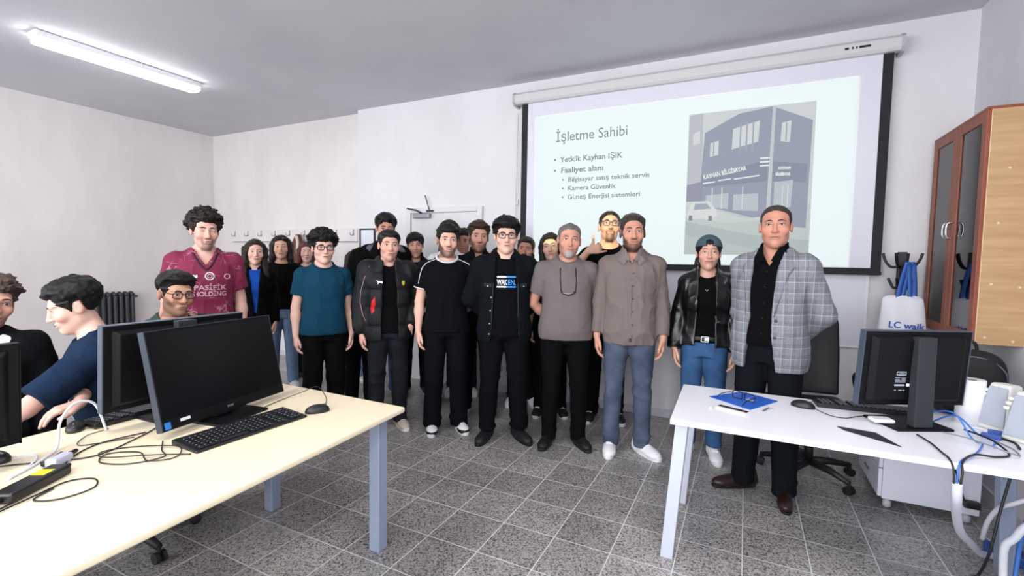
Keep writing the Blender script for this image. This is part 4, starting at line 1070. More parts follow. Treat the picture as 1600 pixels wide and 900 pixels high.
TORSO_M = [(.78, .146, .108, .012), (.86, .160, .118, .014), (.94, .158, .115, .010), (1.04, .146, .104, .002), (1.14, .147, .105, -.002), (1.25, .158, .112, -.004), (1.34, .158, .106, .002), (1.405, .132, .086, .010), (1.45, .088, .066, .016), (1.49, .058, .056, .018)]
TORSO_F = [(.78, .152, .110, .014), (.86, .164, .118, .016), (.94, .156, .112, .012), (1.04, .128, .094, .004), (1.14, .130, .098, -.004), (1.23, .142, .116, -.014), (1.32, .140, .102, -.002), (1.395, .116, .080, .010), (1.443, .078, .062, .016), (1.485, .052, .052, .018)]
def arm_path(pose, s, sw, inv=None):
    # s = -1 seen at the left, +1 seen at the right
    S_ = V3(s*(.160*sw), .012, 1.385)
    if pose == 'down': return S_, V3(s*(.208*sw), .035, 1.105), V3(s*.218*sw, -.030, .868), dict(d=(-s*.02, -.14, -1), n=(-s, .15, 0), s=(0, -1, 0))
    if pose == 'wide': return S_, V3(s*(.228*sw), .030, 1.110), V3(s*.245*sw, -.045, .875), dict(d=(-s*.04, -.18, -1), n=(-s, .2, 0), s=(0, -1, 0))
    if pose == 'back': return S_, V3(s*(.238*sw), .085, 1.120), V3(s*.095, .185, .945), dict(d=(-s, .05, -.25), n=(0, 1, 0), s=(0, 0, 1))
    if pose == 'pocket': return S_, V3(s*(.240*sw), .060, 1.120), V3(s*.190, -.085, .930), dict(d=(-s*.35, .1, -1), n=(-s*.3, 1, 0), s=(-s, -.3, 0))
    S2, E_, W_, h = pose
    if S2 == 'world':            # elbow, wrist and directions given in room coordinates
        I = np.array(inv); E_ = I[:3, :3] @ np.array(E_, float)+I[:3, 3]; W_ = I[:3, :3] @ np.array(W_, float)+I[:3, 3]
        h = {k: I[:3, :3] @ np.array(v, float) for k, v in h.items()}
    return S_, np.array(E_, float), np.array(W_, float), h

COUNT = [0]
def person(label, loc, H=1.75, rot=None, look=0.0, w=1.0, belly=0.0, fem=False, skin='#c79a86', brow='#241a16', head=(0, 0, 0), headkw=None,
           arms=('down', 'down'), hands=None, hair=None, stubble=None, beard=None, top=None, jacket=None, legs=None, shoes=None, specs=None, h=.0042, face=2,
           smile=.3, eyes=1.0, seated=None, hem_open=True, lean=(0, 0), neck=1.0, extra=None, hs=1.09, stance=.105, stagger=(0, 0), mouth='#a86a62', kid=None):
    seed = COUNT[0] = COUNT[0]+1
    h = h/Q
    rz = math.atan2(-loc[0], loc[1]) if rot is None else math.radians(rot)
    root = empty('person', (loc[0], loc[1], loc[2] if len(loc) > 2 else 0), rz+math.radians(look), label, 'person')
    k_ = H/1.75; root.scale = (k_, k_, k_)
    U = Matrix.Identity(4)       # upper body placement
    if seated:
        U = Matrix.Translation((0, 0, seated-.90)) @ Matrix.Translation((0, 0, .90)) @ Matrix.Rotation(math.radians(lean[1]), 4, 'Y') @ Matrix.Rotation(math.radians(lean[0]), 4, 'X') @ Matrix.Translation((0, 0, -.90))
    elif lean != (0, 0):
        U = Matrix.Translation((0, 0, .90)) @ Matrix.Rotation(math.radians(lean[1]), 4, 'Y') @ Matrix.Rotation(math.radians(lean[0]), 4, 'X') @ Matrix.Translation((0, 0, -.90))
    Un = np.array(U)
    def put(name, P, Fq, m, parent=root, upper=True, smooth=True):
        if upper: P = P @ Un[:3, :3].T+Un[:3, 3]
        return from_np(name, P, Fq, m, parent, smooth)
    T0 = TORSO_F if fem else TORSO_M
    def bel(z): return belly*math.exp(-((z-1.02)/.13)**2)
    tors = [(z, a*w+.6*bel(z), b_*(.4+.6*w)+bel(z), cy-.5*bel(z)) for z, a, b_, cy in T0]
    sw = w*(.90 if fem else 1.0)
    hk = dict(fem=fem); hk.update(headkw or {})
    piv = V3(0, .022, 1.490); Rh = rotm(*head); hc = piv+Rh @ V3(0, -.020, .260-.117*hs); Rs = Rh*hs
    inv = (Matrix.Translation(root.location) @ Matrix.Rotation(root.rotation_euler.z, 4, 'Z') @ Matrix.Scale(k_, 4) @ U).inverted()
    A = [arm_path(arms[i], s, sw, inv) for i, s in enumerate((-1, 1))]
    hands = hands or ({}, {})
    # ------------------------------------------------ body: one continuous surface
    lo = np.array([-.34, -.24, .84]); hi = np.array([.34, .30, 1.80])
    for S_, E_, W_, hd in A:
        d = np.array(hd['d'], float); d /= np.linalg.norm(d)
        for q in (E_, W_, W_+d*.2): lo = np.minimum(lo, q-.06); hi = np.maximum(hi, q+.06)
    lo = np.maximum(lo, (-.62, -.62, .60)); hi = np.minimum(hi, (.62, .40, 1.86))
    f = Field(lo, hi, h)
    f.add(loft(tors, -.016, z0=.85), .001)
    nk = .055*neck if not fem else .047*neck
    f.add(cone((0, .024, 1.43), tuple(hc+Rs @ V3(0, .012, -.075)), nk+.006, nk), .03)
    for s in (-1, 1): f.add(cone((s*.02, .028, 1.500), (s*.135*sw, .018, 1.392), .026, .034), .035)
    for i, (S_, E_, W_, hd) in enumerate(A):
        s = (-1, 1)[i]
        g = .86 if fem else 1.0
        f.add(cone((s*.09*sw, .012, 1.375), tuple(S_), .052*g, .050*g), .04)
        f.add(cone(tuple(S_), tuple(E_), .048*g*w**.5, .038*g*w**.5), .02)
        dd = (W_-E_)
        f.add(cone(tuple(E_), tuple(E_+dd*.35), .038*g*w**.5, .038*g*w**.5), .012)
        f.add(cone(tuple(E_+dd*.3), tuple(W_), .038*g*w**.5, .0245*g), .02)
        for p, k in hand_prims(W_+dd*.02, hd['d'], hd['n'], hd['s'], **hands[i]): f.add(p, k)
    add_head(f, Rh, hc, hk, hs)
    P, Fq = f.mesh(1)
    # skin tone: cheeks and nose a little redder, stubble where it grows
    base = np.array(lin(skin)); tone = np.tile(base, (len(P), 1))
    L = (P-hc) @ Rh/hs    # head-local
    nz = vnoise(P, 22, seed)[:, None]
    tone *= 1+.05*nz
    def bl(c, a): nonlocal tone; a = np.clip(a, 0, 1)[:, None]; tone = tone*(1-a)+np.array(c)*a
    red = base*np.array((1.06, .80, .76))
    bl(red, .55*np.exp(-((np.abs(L[:, 0])-.042)**2/.0004+(L[:, 1]+.07)**2/.0009+(L[:, 2]+.03)**2/.0004)))
    bl(red, .55*np.exp(-(L[:, 0]**2/.00025+(L[:, 1]+.11)**2/.0003+(L[:, 2]+.032)**2/.0002)))
    ear = (np.abs(L[:, 0]) > .078) & (np.abs(L[:, 2]) < .05); bl(red, ear*.5)
    inhead = (np.abs(L[:, 0]) < .1) & (L[:, 2] > -.14) & (L[:, 2] < .14) & (np.abs(L[:, 1]) < .14)
    def beard_mask(L, kind, soft=.008):
        x, y, z = np.abs(L[..., 0]), L[..., 1], L[..., 2]
        cheek = -.045+.9*np.clip(x-.030, 0, 1)*1.0          # upper edge rises towards the ears
        cheek = np.where(x > .056, -.040+(x-.056)*3.0, np.where(x > .026, -.070+(x-.026)*1.0, -.072))
        jawm = sstep(cheek+soft*1.4, cheek-soft*1.4, z)*sstep(.018, .004, y)*sstep(-.140, -.126, z)
        lips_ = np.exp(-((x/.020)**4+((z+.0635)/.0085)**4))
        must = np.exp(-((x/.026)**4+((z+.0475-.10*np.clip(x-.012, 0, 1)*-1)/.0075)**4))*(y < -.06)
        chin = sstep(.036, .026, x)*sstep(-.072, -.079, z)*sstep(-.14, -.125, z)*(y < -.015)
        goat = np.maximum(must, np.maximum(chin, np.exp(-(((x-.028)/.007)**4+((z+.066)/.022)**4))*(y < -.04)))
        open_ = 1-.75*np.exp(-((x/.034)**4+((z+.070)/.020)**4))
        if kind == 'full': m = np.maximum(np.maximum(jawm*open_, must*.9), chin*.9)
        elif kind == 'goatee': m = goat
        elif kind == 'mustache': m = must
        elif kind == 'chin': m = np.maximum(chin, .6*must)
        else: m = np.maximum(jawm*.9*open_, must)
        return m*(1-lips_)*sstep(-.118, -.108, z+.25*np.clip(y+.03, 0, 1)*0+0*z) if False else m*(1-lips_)
    if stubble:
        kind, col, amt = stubble
        bl(np.array(lin(col)), inhead*amt*beard_mask(L, kind)*(.85+.25*nz[:, 0]))
    bo = put('body', P, Fq, m_skin)
    at = bo.data.color_attributes.new('tone', 'FLOAT_COLOR', 'POINT')
    at.data.foreach_set('color', np.concatenate([np.clip(tone, 0, 1), np.ones((len(P), 1))], 1).astype(np.float32).ravel())
    bvh = None
    Mh = Matrix([[*Rs[i], hc[i]] for i in range(3)]+[[0, 0, 0, 1]])
    if face:
        sel = inhead[Fq].all(1) & (L[Fq[:, 0], 1] < .02)
        bvh = BVHTree.FromPolygons(P.tolist(), Fq[sel].tolist())
        dirv = Vector(Rh @ V3(0, 1, 0))
        def onface(x, z, lift):
            o = Vector(Rs @ V3(x, -.2, z)+hc); hit = bvh.ray_cast(o, dirv)
            p = hit[0] if hit[0] is not None else bvh.find_nearest(o+dirv*.12)[0]
            return p-dirv*lift
        def dome(name, poly, m, lift, edge=.0003, parent=bo, rings=(1, .6, .25)):
            poly = np.array(poly, float); c = poly.mean(0); n = len(poly); V = []; F_ = []
            for j, r in enumerate(rings):
                for q in poly: 
                    p = c+(q-c)*r; V.append(onface(p[0], p[1], edge+(lift-edge)*(1-r**2)))
            V.append(onface(c[0], c[1], lift))
            for j in range(len(rings)-1):
                for i in range(n): F_.append((j*n+i, j*n+(i+1) % n, (j+1)*n+(i+1) % n, (j+1)*n+i))
            o_ = (len(rings)-1)*n
            for i in range(n): F_.append((o_+i, o_+(i+1) % n, len(V)-1))
            me = bpy.data.meshes.new(name); me.from_pydata([U @ v for v in V], [], F_); me.update()
            return finish(name, me, m, parent, True)
        ew = hk.get('fw', 1.0)
        for s in (-1, 1):
            ex, ez, op = s*.0315*ew, .0045, .0056*eyes
            up = [(ex+s*(-.0145+.029*t), ez-.0012+.003*t+op*math.sin(PI*t)**.8) for t in np.linspace(0, 1, 9)]
            dn = [(ex+s*(-.0145+.029*t), ez-.0012+.003*t-op*.75*math.sin(PI*t)) for t in np.linspace(1, 0, 9)[1:-1]]
            al = up+dn
            if face > 1 and eyes > .35:
                e_ = dome('eye', al, m_eyew, .0016, .0008)
                ir = []
                for t in range(14):
                    a = 2*PI*t/14; x_, z_ = .0056*math.cos(a), .0056*math.sin(a)
                    z_ = min(z_, op*.9); z_ = max(z_, -op*.72); ir.append((ex+x_, ez+z_))
                dome('iris', ir, m_iris, .0024, .0016, e_)
            th = .0026 if eyes > .35 else .0020
            lash = [(x_, z_+th*.9) for x_, z_ in up]+[(x_, z_-th*.35) for x_, z_ in reversed(up)]
            def strip(name, upper_, lower_, m, lift, edge):
                V = []; F_ = []; n = len(upper_)
                for (a, b_) in zip(upper_, lower_):
                    for t in (0, .5, 1):
                        V.append(onface(a[0]+(b_[0]-a[0])*t, a[1]+(b_[1]-a[1])*t, lift if t == .5 else edge))
                for i in range(n-1):
                    for t in (0, 1): F_.append((3*i+t, 3*i+t+1, 3*i+t+4, 3*i+t+3))
                me = bpy.data.meshes.new(name); me.from_pydata([U @ v for v in V], [], F_); me.update()
                return finish(name, me, m, bo, True)
            strip('eyelashes', [(x_, z_+th) for x_, z_ in up], [(x_, z_-th*.3) for x_, z_ in up], m_lash, .0022, .0012)
            tb_ = .0068 if not fem else .0042
            br = [(ex+s*(-.020+.043*t), .0248+.0042*math.sin(PI*min(t*1.15, 1))-.004*max(0, t-.6)*2, tb_*(.55+.45*math.sin(PI*min(t+.15, 1)))*(1-.6*max(0, t-.7)/.3)) for t in np.linspace(0, 1, 9)]
            strip('eyebrow', [(a, b_+c_/2) for a, b_, c_ in br], [(a, b_-c_/2) for a, b_, c_ in br], mat('brow_'+brow.strip('#'), brow, .9), .0034, .0010)
        mw = .0215+.005*smile
        tt = np.linspace(-1, 1, 11); mz = lambda t: -.0632+.006*smile*t*t
        ll = mat('lip_'+mouth.strip('#'), mouth, .45)
        upl = [(mw*t, mz(t)+.0052*(1-abs(t)**2.2)*(1-.18*math.exp(-(t/.15)**2))) for t in tt]; mid = [(mw*t, mz(t)) for t in tt]; lol = [(mw*.92*t, mz(t)-.0066*(1-t*t)) for t in tt]
        strip('upper_lip', upl, mid, ll, .0022, .0004); strip('lower_lip', mid, lol, ll, .0026, .0004)
        strip('mouth_line', [(a, b_+.0011) for a, b_ in mid], [(a, b_-.0009) for a, b_ in mid], mat('mouth_dark', '#4c2622', .7), .0034, .0024)
    # ------------------------------------------------ head fields for hair and beard
    hf = None
    def headfield(lo_=(-.125, -.15, -.16), hi_=(.125, .145, .165), hh=.0036, ears=False):
        g = Field(lo_, hi_, hh/Q); Pp, C, B, E, EC = head_prims(**hk)
        for p, k in Pp: g.add(p, max(k, .001), .07)
        return g
    def in_head(P_): return P_ @ Rs.T+hc
    def noise_grid(g, fr, sd): return vnoise(g.pts(), fr, sd)
    if beard:
        kind, col, th = beard
        g = headfield((-.1, -.14, -.15), (.1, .04, .02), .0030)
        X = g.pts(); mk = beard_mask(X, kind, .006); nn = noise_grid(g, 170, seed+3)
        g.F = np.where(mk > .02, g.F-(th*1.2*mk-.0012*(1-mk)+.0016*nn*mk), .3).astype(np.float32)+np.where(mk > .5, 0, .002).astype(np.float32)
        V, F_ = g.mesh(1)
        if len(V): put('beard', in_head(V), F_, mat('beard_'+col.strip('#'), col, .9, noise=.35, nscale=220), bo)
    if hair:
        st = dict(style='short', color='#15110f', top=.026, side=.010, line=.066, temple=-.050, curl=0.0, fr=60, quiff=0.0, back=-.095, burn=-.03, bald=0.0, seed=0); st.update(hair)
        hm = mat('hair_'+st['color'].strip('#'), st['color'], .55, noise=.5, nscale=90, spec=.3)
        zlo = {'long': -.40, 'mid': -.20}.get(st['style'], -.16)
        g = headfield((-.15, -.17, zlo), (.15, .17, .21), .0038)
        X = g.pts(); x, y, z = X[..., 0], X[..., 1], X[..., 2]
        t = st['side']+(st['top']-st['side'])*sstep(.0, .085, z)
        t = t+st['quiff']*np.exp(-(((y+.062)/.035)**2+((z-.085)/.04)**2))
        if st['curl']: t = t+st['curl']*(vnoise(X, st['fr'], seed+11)+.5*vnoise(X, st['fr']*2.1, seed+12))*sstep(-.08, .03, z)
        nn = vnoise(X*np.array((1, .5, .5)), 110, seed+5)*.0030+vnoise(X*np.array((1, .35, .6)), 38, seed+9)*.0045*sstep(.02, .08, z)
        hl = st['line']; ax_ = np.abs(x); z0_ = z; zh = z-.016*np.clip(ax_/.055, 0, 1.2)**2+.004*vnoise(X*np.array((1, .3, .3)), 70, seed+31)
        yf = np.interp(np.where(z > .035, zh, z), (-.05, burn_ := st['burn'], .0, .03, hl-.008, hl+.004, .10, .2), (.0, -.014, -.030, st['temple'], -.068, -.105, -.15, -.2))
        side = sstep(.045, .062, ax_)
        yf = np.where(z < hl, yf+.0*side, yf)
        bz = np.interp(y, (-.05, -.030, -.016, .002, .028, .034, .06, .10), (st['burn'], st['burn'], st['burn']+.01, .022, .024, -.03, st['back']+.02, st['back']))
        d1 = (yf-y)*.75; d2 = (bz-z)*.75
        if st.get('fringe'):
            fz = st['fringe']-.03*np.clip((ax_-.03)/.03, 0, 1)+.008*vnoise(X*np.array((1, 0, 0)), 90, seed+8)
            inf = np.maximum(fz-z, -(y+.02)*-.5); d1 = np.minimum(d1, np.maximum(np.where(y < -.02, (fz-z)*.8, .3), ax_-.068))
        S_ = np.maximum(d1, d2)
        t = t*np.clip(-S_/.028, .22, 1.0)
        d = g.F-t-nn*np.clip(-S_/.015, .2, 1)
        kk = .004; hh_ = np.maximum(kk-np.abs(d-S_), 0)/kk
        g.F = (np.maximum(d, S_)+hh_*hh_*kk*.25).astype(np.float32)
        if st['style'] in ('long', 'mid'):
            Ln = .30 if st['style'] == 'long' else .12
            for s in (-1, 1):
                g.add(cone((s*.062, -.012, .055), (s*.080, -.006, -.03), .030, .030), .02)
                g.add(cone((s*.080, -.006, -.03), (s*.086, -.012, -.11), .030, .030), .02)
                g.add(cone((s*.078, .03, .02), (s*.074, .05, -.12), .040, .036), .02)
                if Ln > .2:
                    fy = -.075 if st.get('front', True) else .03
                    g.add(cone((s*.086, -.012, -.11), (s*.098, fy*.7, -.22), .031, .032), .02)
                    g.add(cone((s*.098, fy*.7, -.22), (s*.092, fy*1.25, -.34), .032, .016), .02)
            g.add(cone((0, .075, .0), (0, .085, -.12), .062, .055), .03)
            if Ln > .2: g.add(cone((-.03, .095, -.12), (-.03, .11, -.30), .05, .035), .03); g.add(cone((.03, .095, -.12), (.03, .11, -.30), .05, .035), .03)
            g.F = g.F+(.0035*vnoise(X*np.array((1, 1, .12)), 95, seed+6)).astype(np.float32)
            cutx = cone((0, -.105, .028), (0, -.12, -.15), .052, .060); g.cut(cutx, .012)
            g.cut(ell((0, -.09, -.005), (.052, .05, .063)), .01)
        if st.get('bun'): g.add(ell((0, st['bun'][0], st['bun'][1]), (.032, .032, .030)), .012)
        if st.get('tail'):
            for s in ((-1, 1) if st['tail'] == 2 else (st['tail'],)): g.add(cone((s*.06, .06, -.05), (s*.085, .03, -.14), .026, .014), .015)
        V, F_ = g.mesh(1)
        if st['curl'] > .006:
            N_ = normals(V, F_); V = V+N_*(.004*vnoise(V, 95, seed+21))[:, None]
        put('hair', in_head(V), F_, hm, bo)
        if st.get('cap'):
            g = headfield((-.13, -.16, -.08), (.13, .17, .18), .0036); X = g.pts(); y, z = X[..., 1], X[..., 2]
            lowz = st['cap'].get('low', .048)-.35*(y+.09)*.5
            g.F = np.maximum(g.F-st['cap'].get('t', .024), (lowz-z)*.85).astype(np.float32)
            if st['cap'].get('opening'): g.cut(ell((0, -.10, lo_z := .075), (.030, .05, .028)), .004)
            if st['cap'].get('brim'): g.add(ell((0, .12, .030), (.065, .055, .010), .35), .01)
            V, F_ = g.mesh(1); put('cap', in_head(V), F_, mat('cap_'+st['cap']['color'].strip('#'), st['cap']['color'], .85, bump=.2, bscale=300), root)
        if st.get('hood'):
            g = headfield((-.17, -.17, -.20), (.17, .20, .20), .0045); X = g.pts()
            g.add(cone((0, .03, -.06), (0, .05, -.17), .085, .10), .04)
            g.F = (g.F-.034-.006*vnoise(X, 28, seed)).astype(np.float32)
            V, F_ = g.mesh(1); put('hood', in_head(V), F_, mat('fab_'+st['hood'].strip('#'), st['hood'], .85, bump=.2, bscale=60), root)
    if specs:
        o = spectacles('glasses', root, mat('specs_'+specs.strip('#'), specs, .3), .0240, .0180, .0027, .0315*hk.get('fw', 1.0)+.0015, .105, 3.2)
        gm = Mh @ Matrix.Translation((0, -.1005, .004))
        o.data.transform(U @ gm)
        for s in (-1, 1):
            bm = bmesh.new(); lathe(bm, [(.0225, -.0003), (.0225, .0003)], seg=14, M=Matrix.Translation((s*(.0315*hk.get('fw', 1.0)+.0015), .001, 0)) @ Matrix.Rotation(PI/2, 4, 'X') @ Matrix.Scale(.76, 4, (0, 1, 0)))
            l = from_bm('lens', bm, m_lens, o, True); l.data.transform(U @ gm)
    # ------------------------------------------------ clothes
    def dk(c):
        v = [int(c[i:i+2], 16) for i in (1, 3, 5)]
        return '#%02x%02x%02x' % tuple(int(x*.60) for x in v) if max(v) < 0x34 else c
    def fabric(col, rough=.88, noise=.06, key=None, bump=.18): return mat('fab_'+(key or col.strip('#')), dk(col), rough, noise=noise, nscale=14, bump=bump, bscale=260, spec=.10)
    def folds(V, F_, amp, sd, fq=(9, 9, 5)):
        N_ = normals(V, F_); r = 1-np.abs(vnoise(V, fq, sd)); r2 = 1-np.abs(vnoise(V, np.array(fq)*2.1, sd+1))
        return V+N_*(amp*(r**3-.45)+.45*amp*(r2**3-.45))[:, None]
    surf = {}
    def garment(name, off, hem, sleeve, m, neck_cut, hh=.007, quilt=0.0, open_=None, flare=0.0, amp=.004, collar=None, cuff=None, sl=None, mod2=None, slr=.0):
        lo_ = np.array([-.36, -.26, hem-.03]); hi_ = np.array([.36, .32, 1.62])
        for S_, E_, W_, hd in A:
            for q in (E_, W_): lo_ = np.minimum(lo_, q-.11); hi_ = np.maximum(hi_, q+.11)
        g = Field(np.maximum(lo_, (-.7, -.7, .5)), hi_, hh/Q)
        zb = tors[0][0]
        st_ = list(tors)
        if hem < zb: st_ = [(hem-.02, tors[0][1]+.004, tors[0][2]+.004, tors[0][3])]+st_
        fl = (lambda z: flare*sstep(1.10, hem, z)+(quilt*(np.abs(np.sin(PI*(z-.93)/.155))**.45-.6) if quilt else 0))
        g.add(loft(st_, off, z0=hem, mod=fl), .001)
        for s in (-1, 1): g.add(cone((s*.02, .028, 1.488), (s*.138*sw, .018, 1.392), .030+off*.35, .036+off*.6), .035)
        for i, (S_, E_, W_, hd) in enumerate(A):
            s = (-1, 1)[i]; gg = .86 if fem else 1.0
            r0, r1, r2 = (.052*gg*w**.5+off*.8+slr, .042*gg*w**.5+off*.8+slr, .030*gg+off*.7+slr)
            qm = None
            g.add(cone((s*.09*sw, .012, 1.370), tuple(S_), .056*gg+off*.6, r0+.003), .04)
            if sleeve == 'none': continue
            if sleeve == 'short':
                t_ = sl or .60
                g.add(cone(tuple(S_), tuple(S_+(E_-S_)*t_), r0+.003, r1+.016, True), .02)
            elif sleeve == 'half':
                g.add(cone(tuple(S_), tuple(E_), r0+.002, r1+.010), .02); g.add(cone(tuple(E_), tuple(E_+(W_-E_)*.3), r1+.010, r1+.006, True), .02)
            else:
                g.add(cone(tuple(S_), tuple(E_), r0+.002, r1+.004), .02)
                g.add(cone(tuple(E_), tuple(E_+(W_-E_)*(sl or .97)), r1+.004, r2+.004, True), .02)
                if quilt:
                    for j in range(4):
                        q = S_+(E_-S_)*(j/3); g.add(ell(tuple(q), (r0+.010, r0+.010, r0+.035)), .03)
                    for j in range(1, 4):
                        q = E_+(W_-E_)*(j/4); g.add(ell(tuple(q), (r1+.006, r1+.006, r1+.02)), .02)
        if collar == 'hood':
            g.add(ell((0, .10, 1.475), (.110, .065, .06)), .03); g.add(ell((0, .06, 1.50), (.090, .075, .045)), .03)
        if collar == 'stand':
            g.add(loft([(1.44, .095, .088, .010), (1.505, .080, .082, .006), (1.55, .083, .084, .002)], 0, 2.1), .01)
            g.cut((loft([(1.42, .070, .070, .004), (1.505, .066, .068, .0), (1.58, .074, .074, -.004)], 0, 2.1)[0], V3(-.1, -.1, 1.47), V3(.1, .1, 1.58)), .004)
        # neckline
        kind = neck_cut[0]
        if kind == 'crew': cc = ell((0, -.012+neck_cut[2] if len(neck_cut) > 2 else -.012, 1.490), (neck_cut[1], neck_cut[1]*1.05, .062)); g.cut(cc, .006)
        if kind == 'v':
            dv = neck_cut[1]
            def vfn(x, y, z): return np.maximum(np.abs(x)-np.clip((z-(1.45-dv))*.62, -1, .085), np.maximum(y-.05+0*x, (1.45-dv)-z))
            g.cut((vfn, V3(-.1, -.3, 1.42-dv), V3(.1, .07, 1.6)), .004); g.cut(ell((0, .0, 1.505), (.070, .078, .060)), .006)
        if open_:
            zt, w0, w1 = open_           # open front: half widths at hem and at the collar
            def ofn(x, y, z): return np.maximum(np.abs(x-open_off)-np.interp(z, (hem, zt, 1.56), (w0, w1, w1*1.15 if collar != 'lapel' else .075)), y+.035+0*x)
            open_off = neck_cut[3] if len(neck_cut) > 3 else 0.0
            g.cut((ofn, V3(-.25, -.35, hem-.05), V3(.25, -.02, 1.62)), .006)
            g.cut(ell((0, .0, 1.52), (.066, .074, .075)), .008)
            # hollow out so the garment under it shows as its own layer
        V, F_ = g.mesh(2)
        V = folds(V, F_, amp*1.5, seed*7+len(name)) if amp else V
        o = put(name, V, F_, m)
        surf[name] = BVHTree.FromPolygons(V.tolist(), F_.tolist())
        return o, g
    def onsurf(name, x, z, lift, front=True):
        b_ = surf[name]; hit = b_.ray_cast(Vector((x, -1, z)), Vector((0, 1, 0)))
        p = hit[0] if hit[0] is not None else b_.find_nearest(Vector((x, -.15, z)))[0]
        return Vector((x, p.y-lift, z))
    def patch(nm, on, poly, m, parent, lift=.003, edge=.001, sub=3):
        bm = bmesh.new(); vs = [bm.verts.new((a, 0, b_)) for a, b_ in poly]; bm.faces.new(vs)
        bmesh.ops.triangulate(bm, faces=bm.faces[:])
        for _ in range(sub):
            long_ = [e for e in bm.edges if e.calc_length() > .018]
            if long_: bmesh.ops.subdivide_edges(bm, edges=long_, cuts=1); bmesh.ops.triangulate(bm, faces=bm.faces[:])
        for v in bm.verts: v.co = U @ onsurf(on, v.co.x, v.co.z, edge if v.is_boundary else lift)
        for f_ in bm.faces:
            f_.normal_update()
        return from_bm(nm, bm, m, parent, True)
    def printed(nm, s, on, x, z, size, m, parent, width=None, bold=0.0, rot=0.0, lift=.0035, shear=0):
        o = text_mesh(nm, s, size, m, parent, None, .0, 'CENTER', width, bold, shear)
        ca, sa = math.cos(rot), math.sin(rot)
        for v in o.data.vertices:
            a, b_ = v.co.x, v.co.y; v.co = U @ onsurf(on, x+a*ca-b_*sa, z+a*sa+b_*ca, lift)
        return o
    def line(nm, on, pts, r, m, parent, lift=.002, seg=6):
        bm = bmesh.new(); sweep(bm, [U @ onsurf(on, a, b_, lift) for a, b_ in pts], r, seg); return from_bm(nm, bm, m, parent, True)
    ctx = dict(root=root, patch=patch, printed=printed, line=line, fabric=fabric, garment=garment, U=U, A=A, onsurf=onsurf, put=put, seed=seed, Mh=Mh, hc=hc, tors=tors, surf=surf, bo=bo)
    if top:
        t = dict(name='t_shirt', color='#111214', off=.010, hem=.88, sleeve='short', neck=('crew', .082), amp=.004, flare=.012, hh=.007, collar=None); t.update(top)
        o, g = garment(t['name'], t['off'], t['hem'], t['sleeve'], t.get('mat') or fabric(t['color'], key=t.get('key')), t['neck'], t['hh'], 0, None, t['flare'], t['amp'], t['collar'], sl=t.get('sl'))
        ctx['top'] = o
        if t.get('trim'):
            # ribbed neck band along the edge of the crew neck
            g2 = Field((-.14, -.16, 1.42), (.14, .13, 1.58), .0045/Q)
            x, y, z = g2.ax[0][:, None, None], g2.ax[1][None, :, None], g2.ax[2][None, None, :]
            c_ = t['neck'][1]; e1 = ell((0, -.012, 1.490), (c_+.001, (c_)*1.05+.001, .063))[0](x, y, z)
            gi = g.blk((-.14, -.16, 1.42), (.14, .13, 1.58), 0)
            X = g2.pts().reshape(-1, 3); q = (X-g.lo)/g.h; i = np.clip(np.floor(q).astype(int), 0, g.n-2); fr_ = q-i
            def smp(a, b_, c2): return g.F[i[:, 0]+a, i[:, 1]+b_, i[:, 2]+c2]
            val = 0
            for a in (0, 1):
                for b_ in (0, 1):
                    for c2 in (0, 1): val = val+smp(a, b_, c2)*(fr_[:, 0] if a else 1-fr_[:, 0])*(fr_[:, 1] if b_ else 1-fr_[:, 1])*(fr_[:, 2] if c2 else 1-fr_[:, 2])
            g2.F = np.maximum(np.abs(val.reshape(g2.F.shape))-.006, np.abs(e1)-t.get('trimw', .008)).astype(np.float32)
            g2.F = np.maximum(g2.F, (1.43-z+0*x+0*y)).astype(np.float32)
            V, F_ = g2.mesh(1)
            if len(V): put('neck_band', V, F_, fabric(t['trim']), o)
        if t.get('shirt_collar'):
            sc_ = t['shirt_collar']
            g2 = Field((-.13, -.15, 1.42), (.13, .13, 1.60), .0042/Q)
            x, y, z = g2.ax[0][:, None, None], g2.ax[1][None, :, None], g2.ax[2][None, None, :]
            o1 = loft([(1.40, .112, .108, .0), (1.465, .088, .092, .002), (1.515, .069, .074, .004), (1.55, .066, .070, .006)], 0, 2.1)[0](x, y, z)
            lowz = 1.462-.62*np.clip(-(y+.02), 0, .2)+.0*x; topz = 1.535-.42*np.clip(-(y-.02), 0, .2)
            vee = .008+np.clip((z-1.405)*.38, 0, .06)
            sh = np.maximum(np.abs(o1)-.0052, np.maximum(lowz-z, z-topz+0*x))
            sh = np.maximum(sh, np.where(y < 0, vee-np.abs(x), -.1))
            g2.F = sh.astype(np.float32); V, F_ = g2.mesh(1)
            put('collar', V, F_, fabric(sc_), o)
            for s in (-1, 1): patch('collar_leaf', t['name'], [(s*.020, 1.452), (s*.050, 1.385), (s*.100, 1.425), (s*.092, 1.468), (s*.060, 1.478)][::s], fabric(sc_), o, .016, .010, 3)
    if jacket:
        j = dict(name='jacket', color='#16171a', off=.028, hem=.84, sleeve='long', neck=('none',), amp=.005, flare=.008, hh=.0075, collar=None, open=(1.45, .10, .06), quilt=0); j.update(jacket)
        o, g = garment(j['name'], j['off'], j['hem'], j['sleeve'], j.get('mat') or fabric(j['color'], key=j.get('key')), j['neck'], j['hh'], j['quilt'], j['open'], j['flare'], j['amp'], j['collar'], sl=j.get('sl'))
        ctx['jacket'] = o
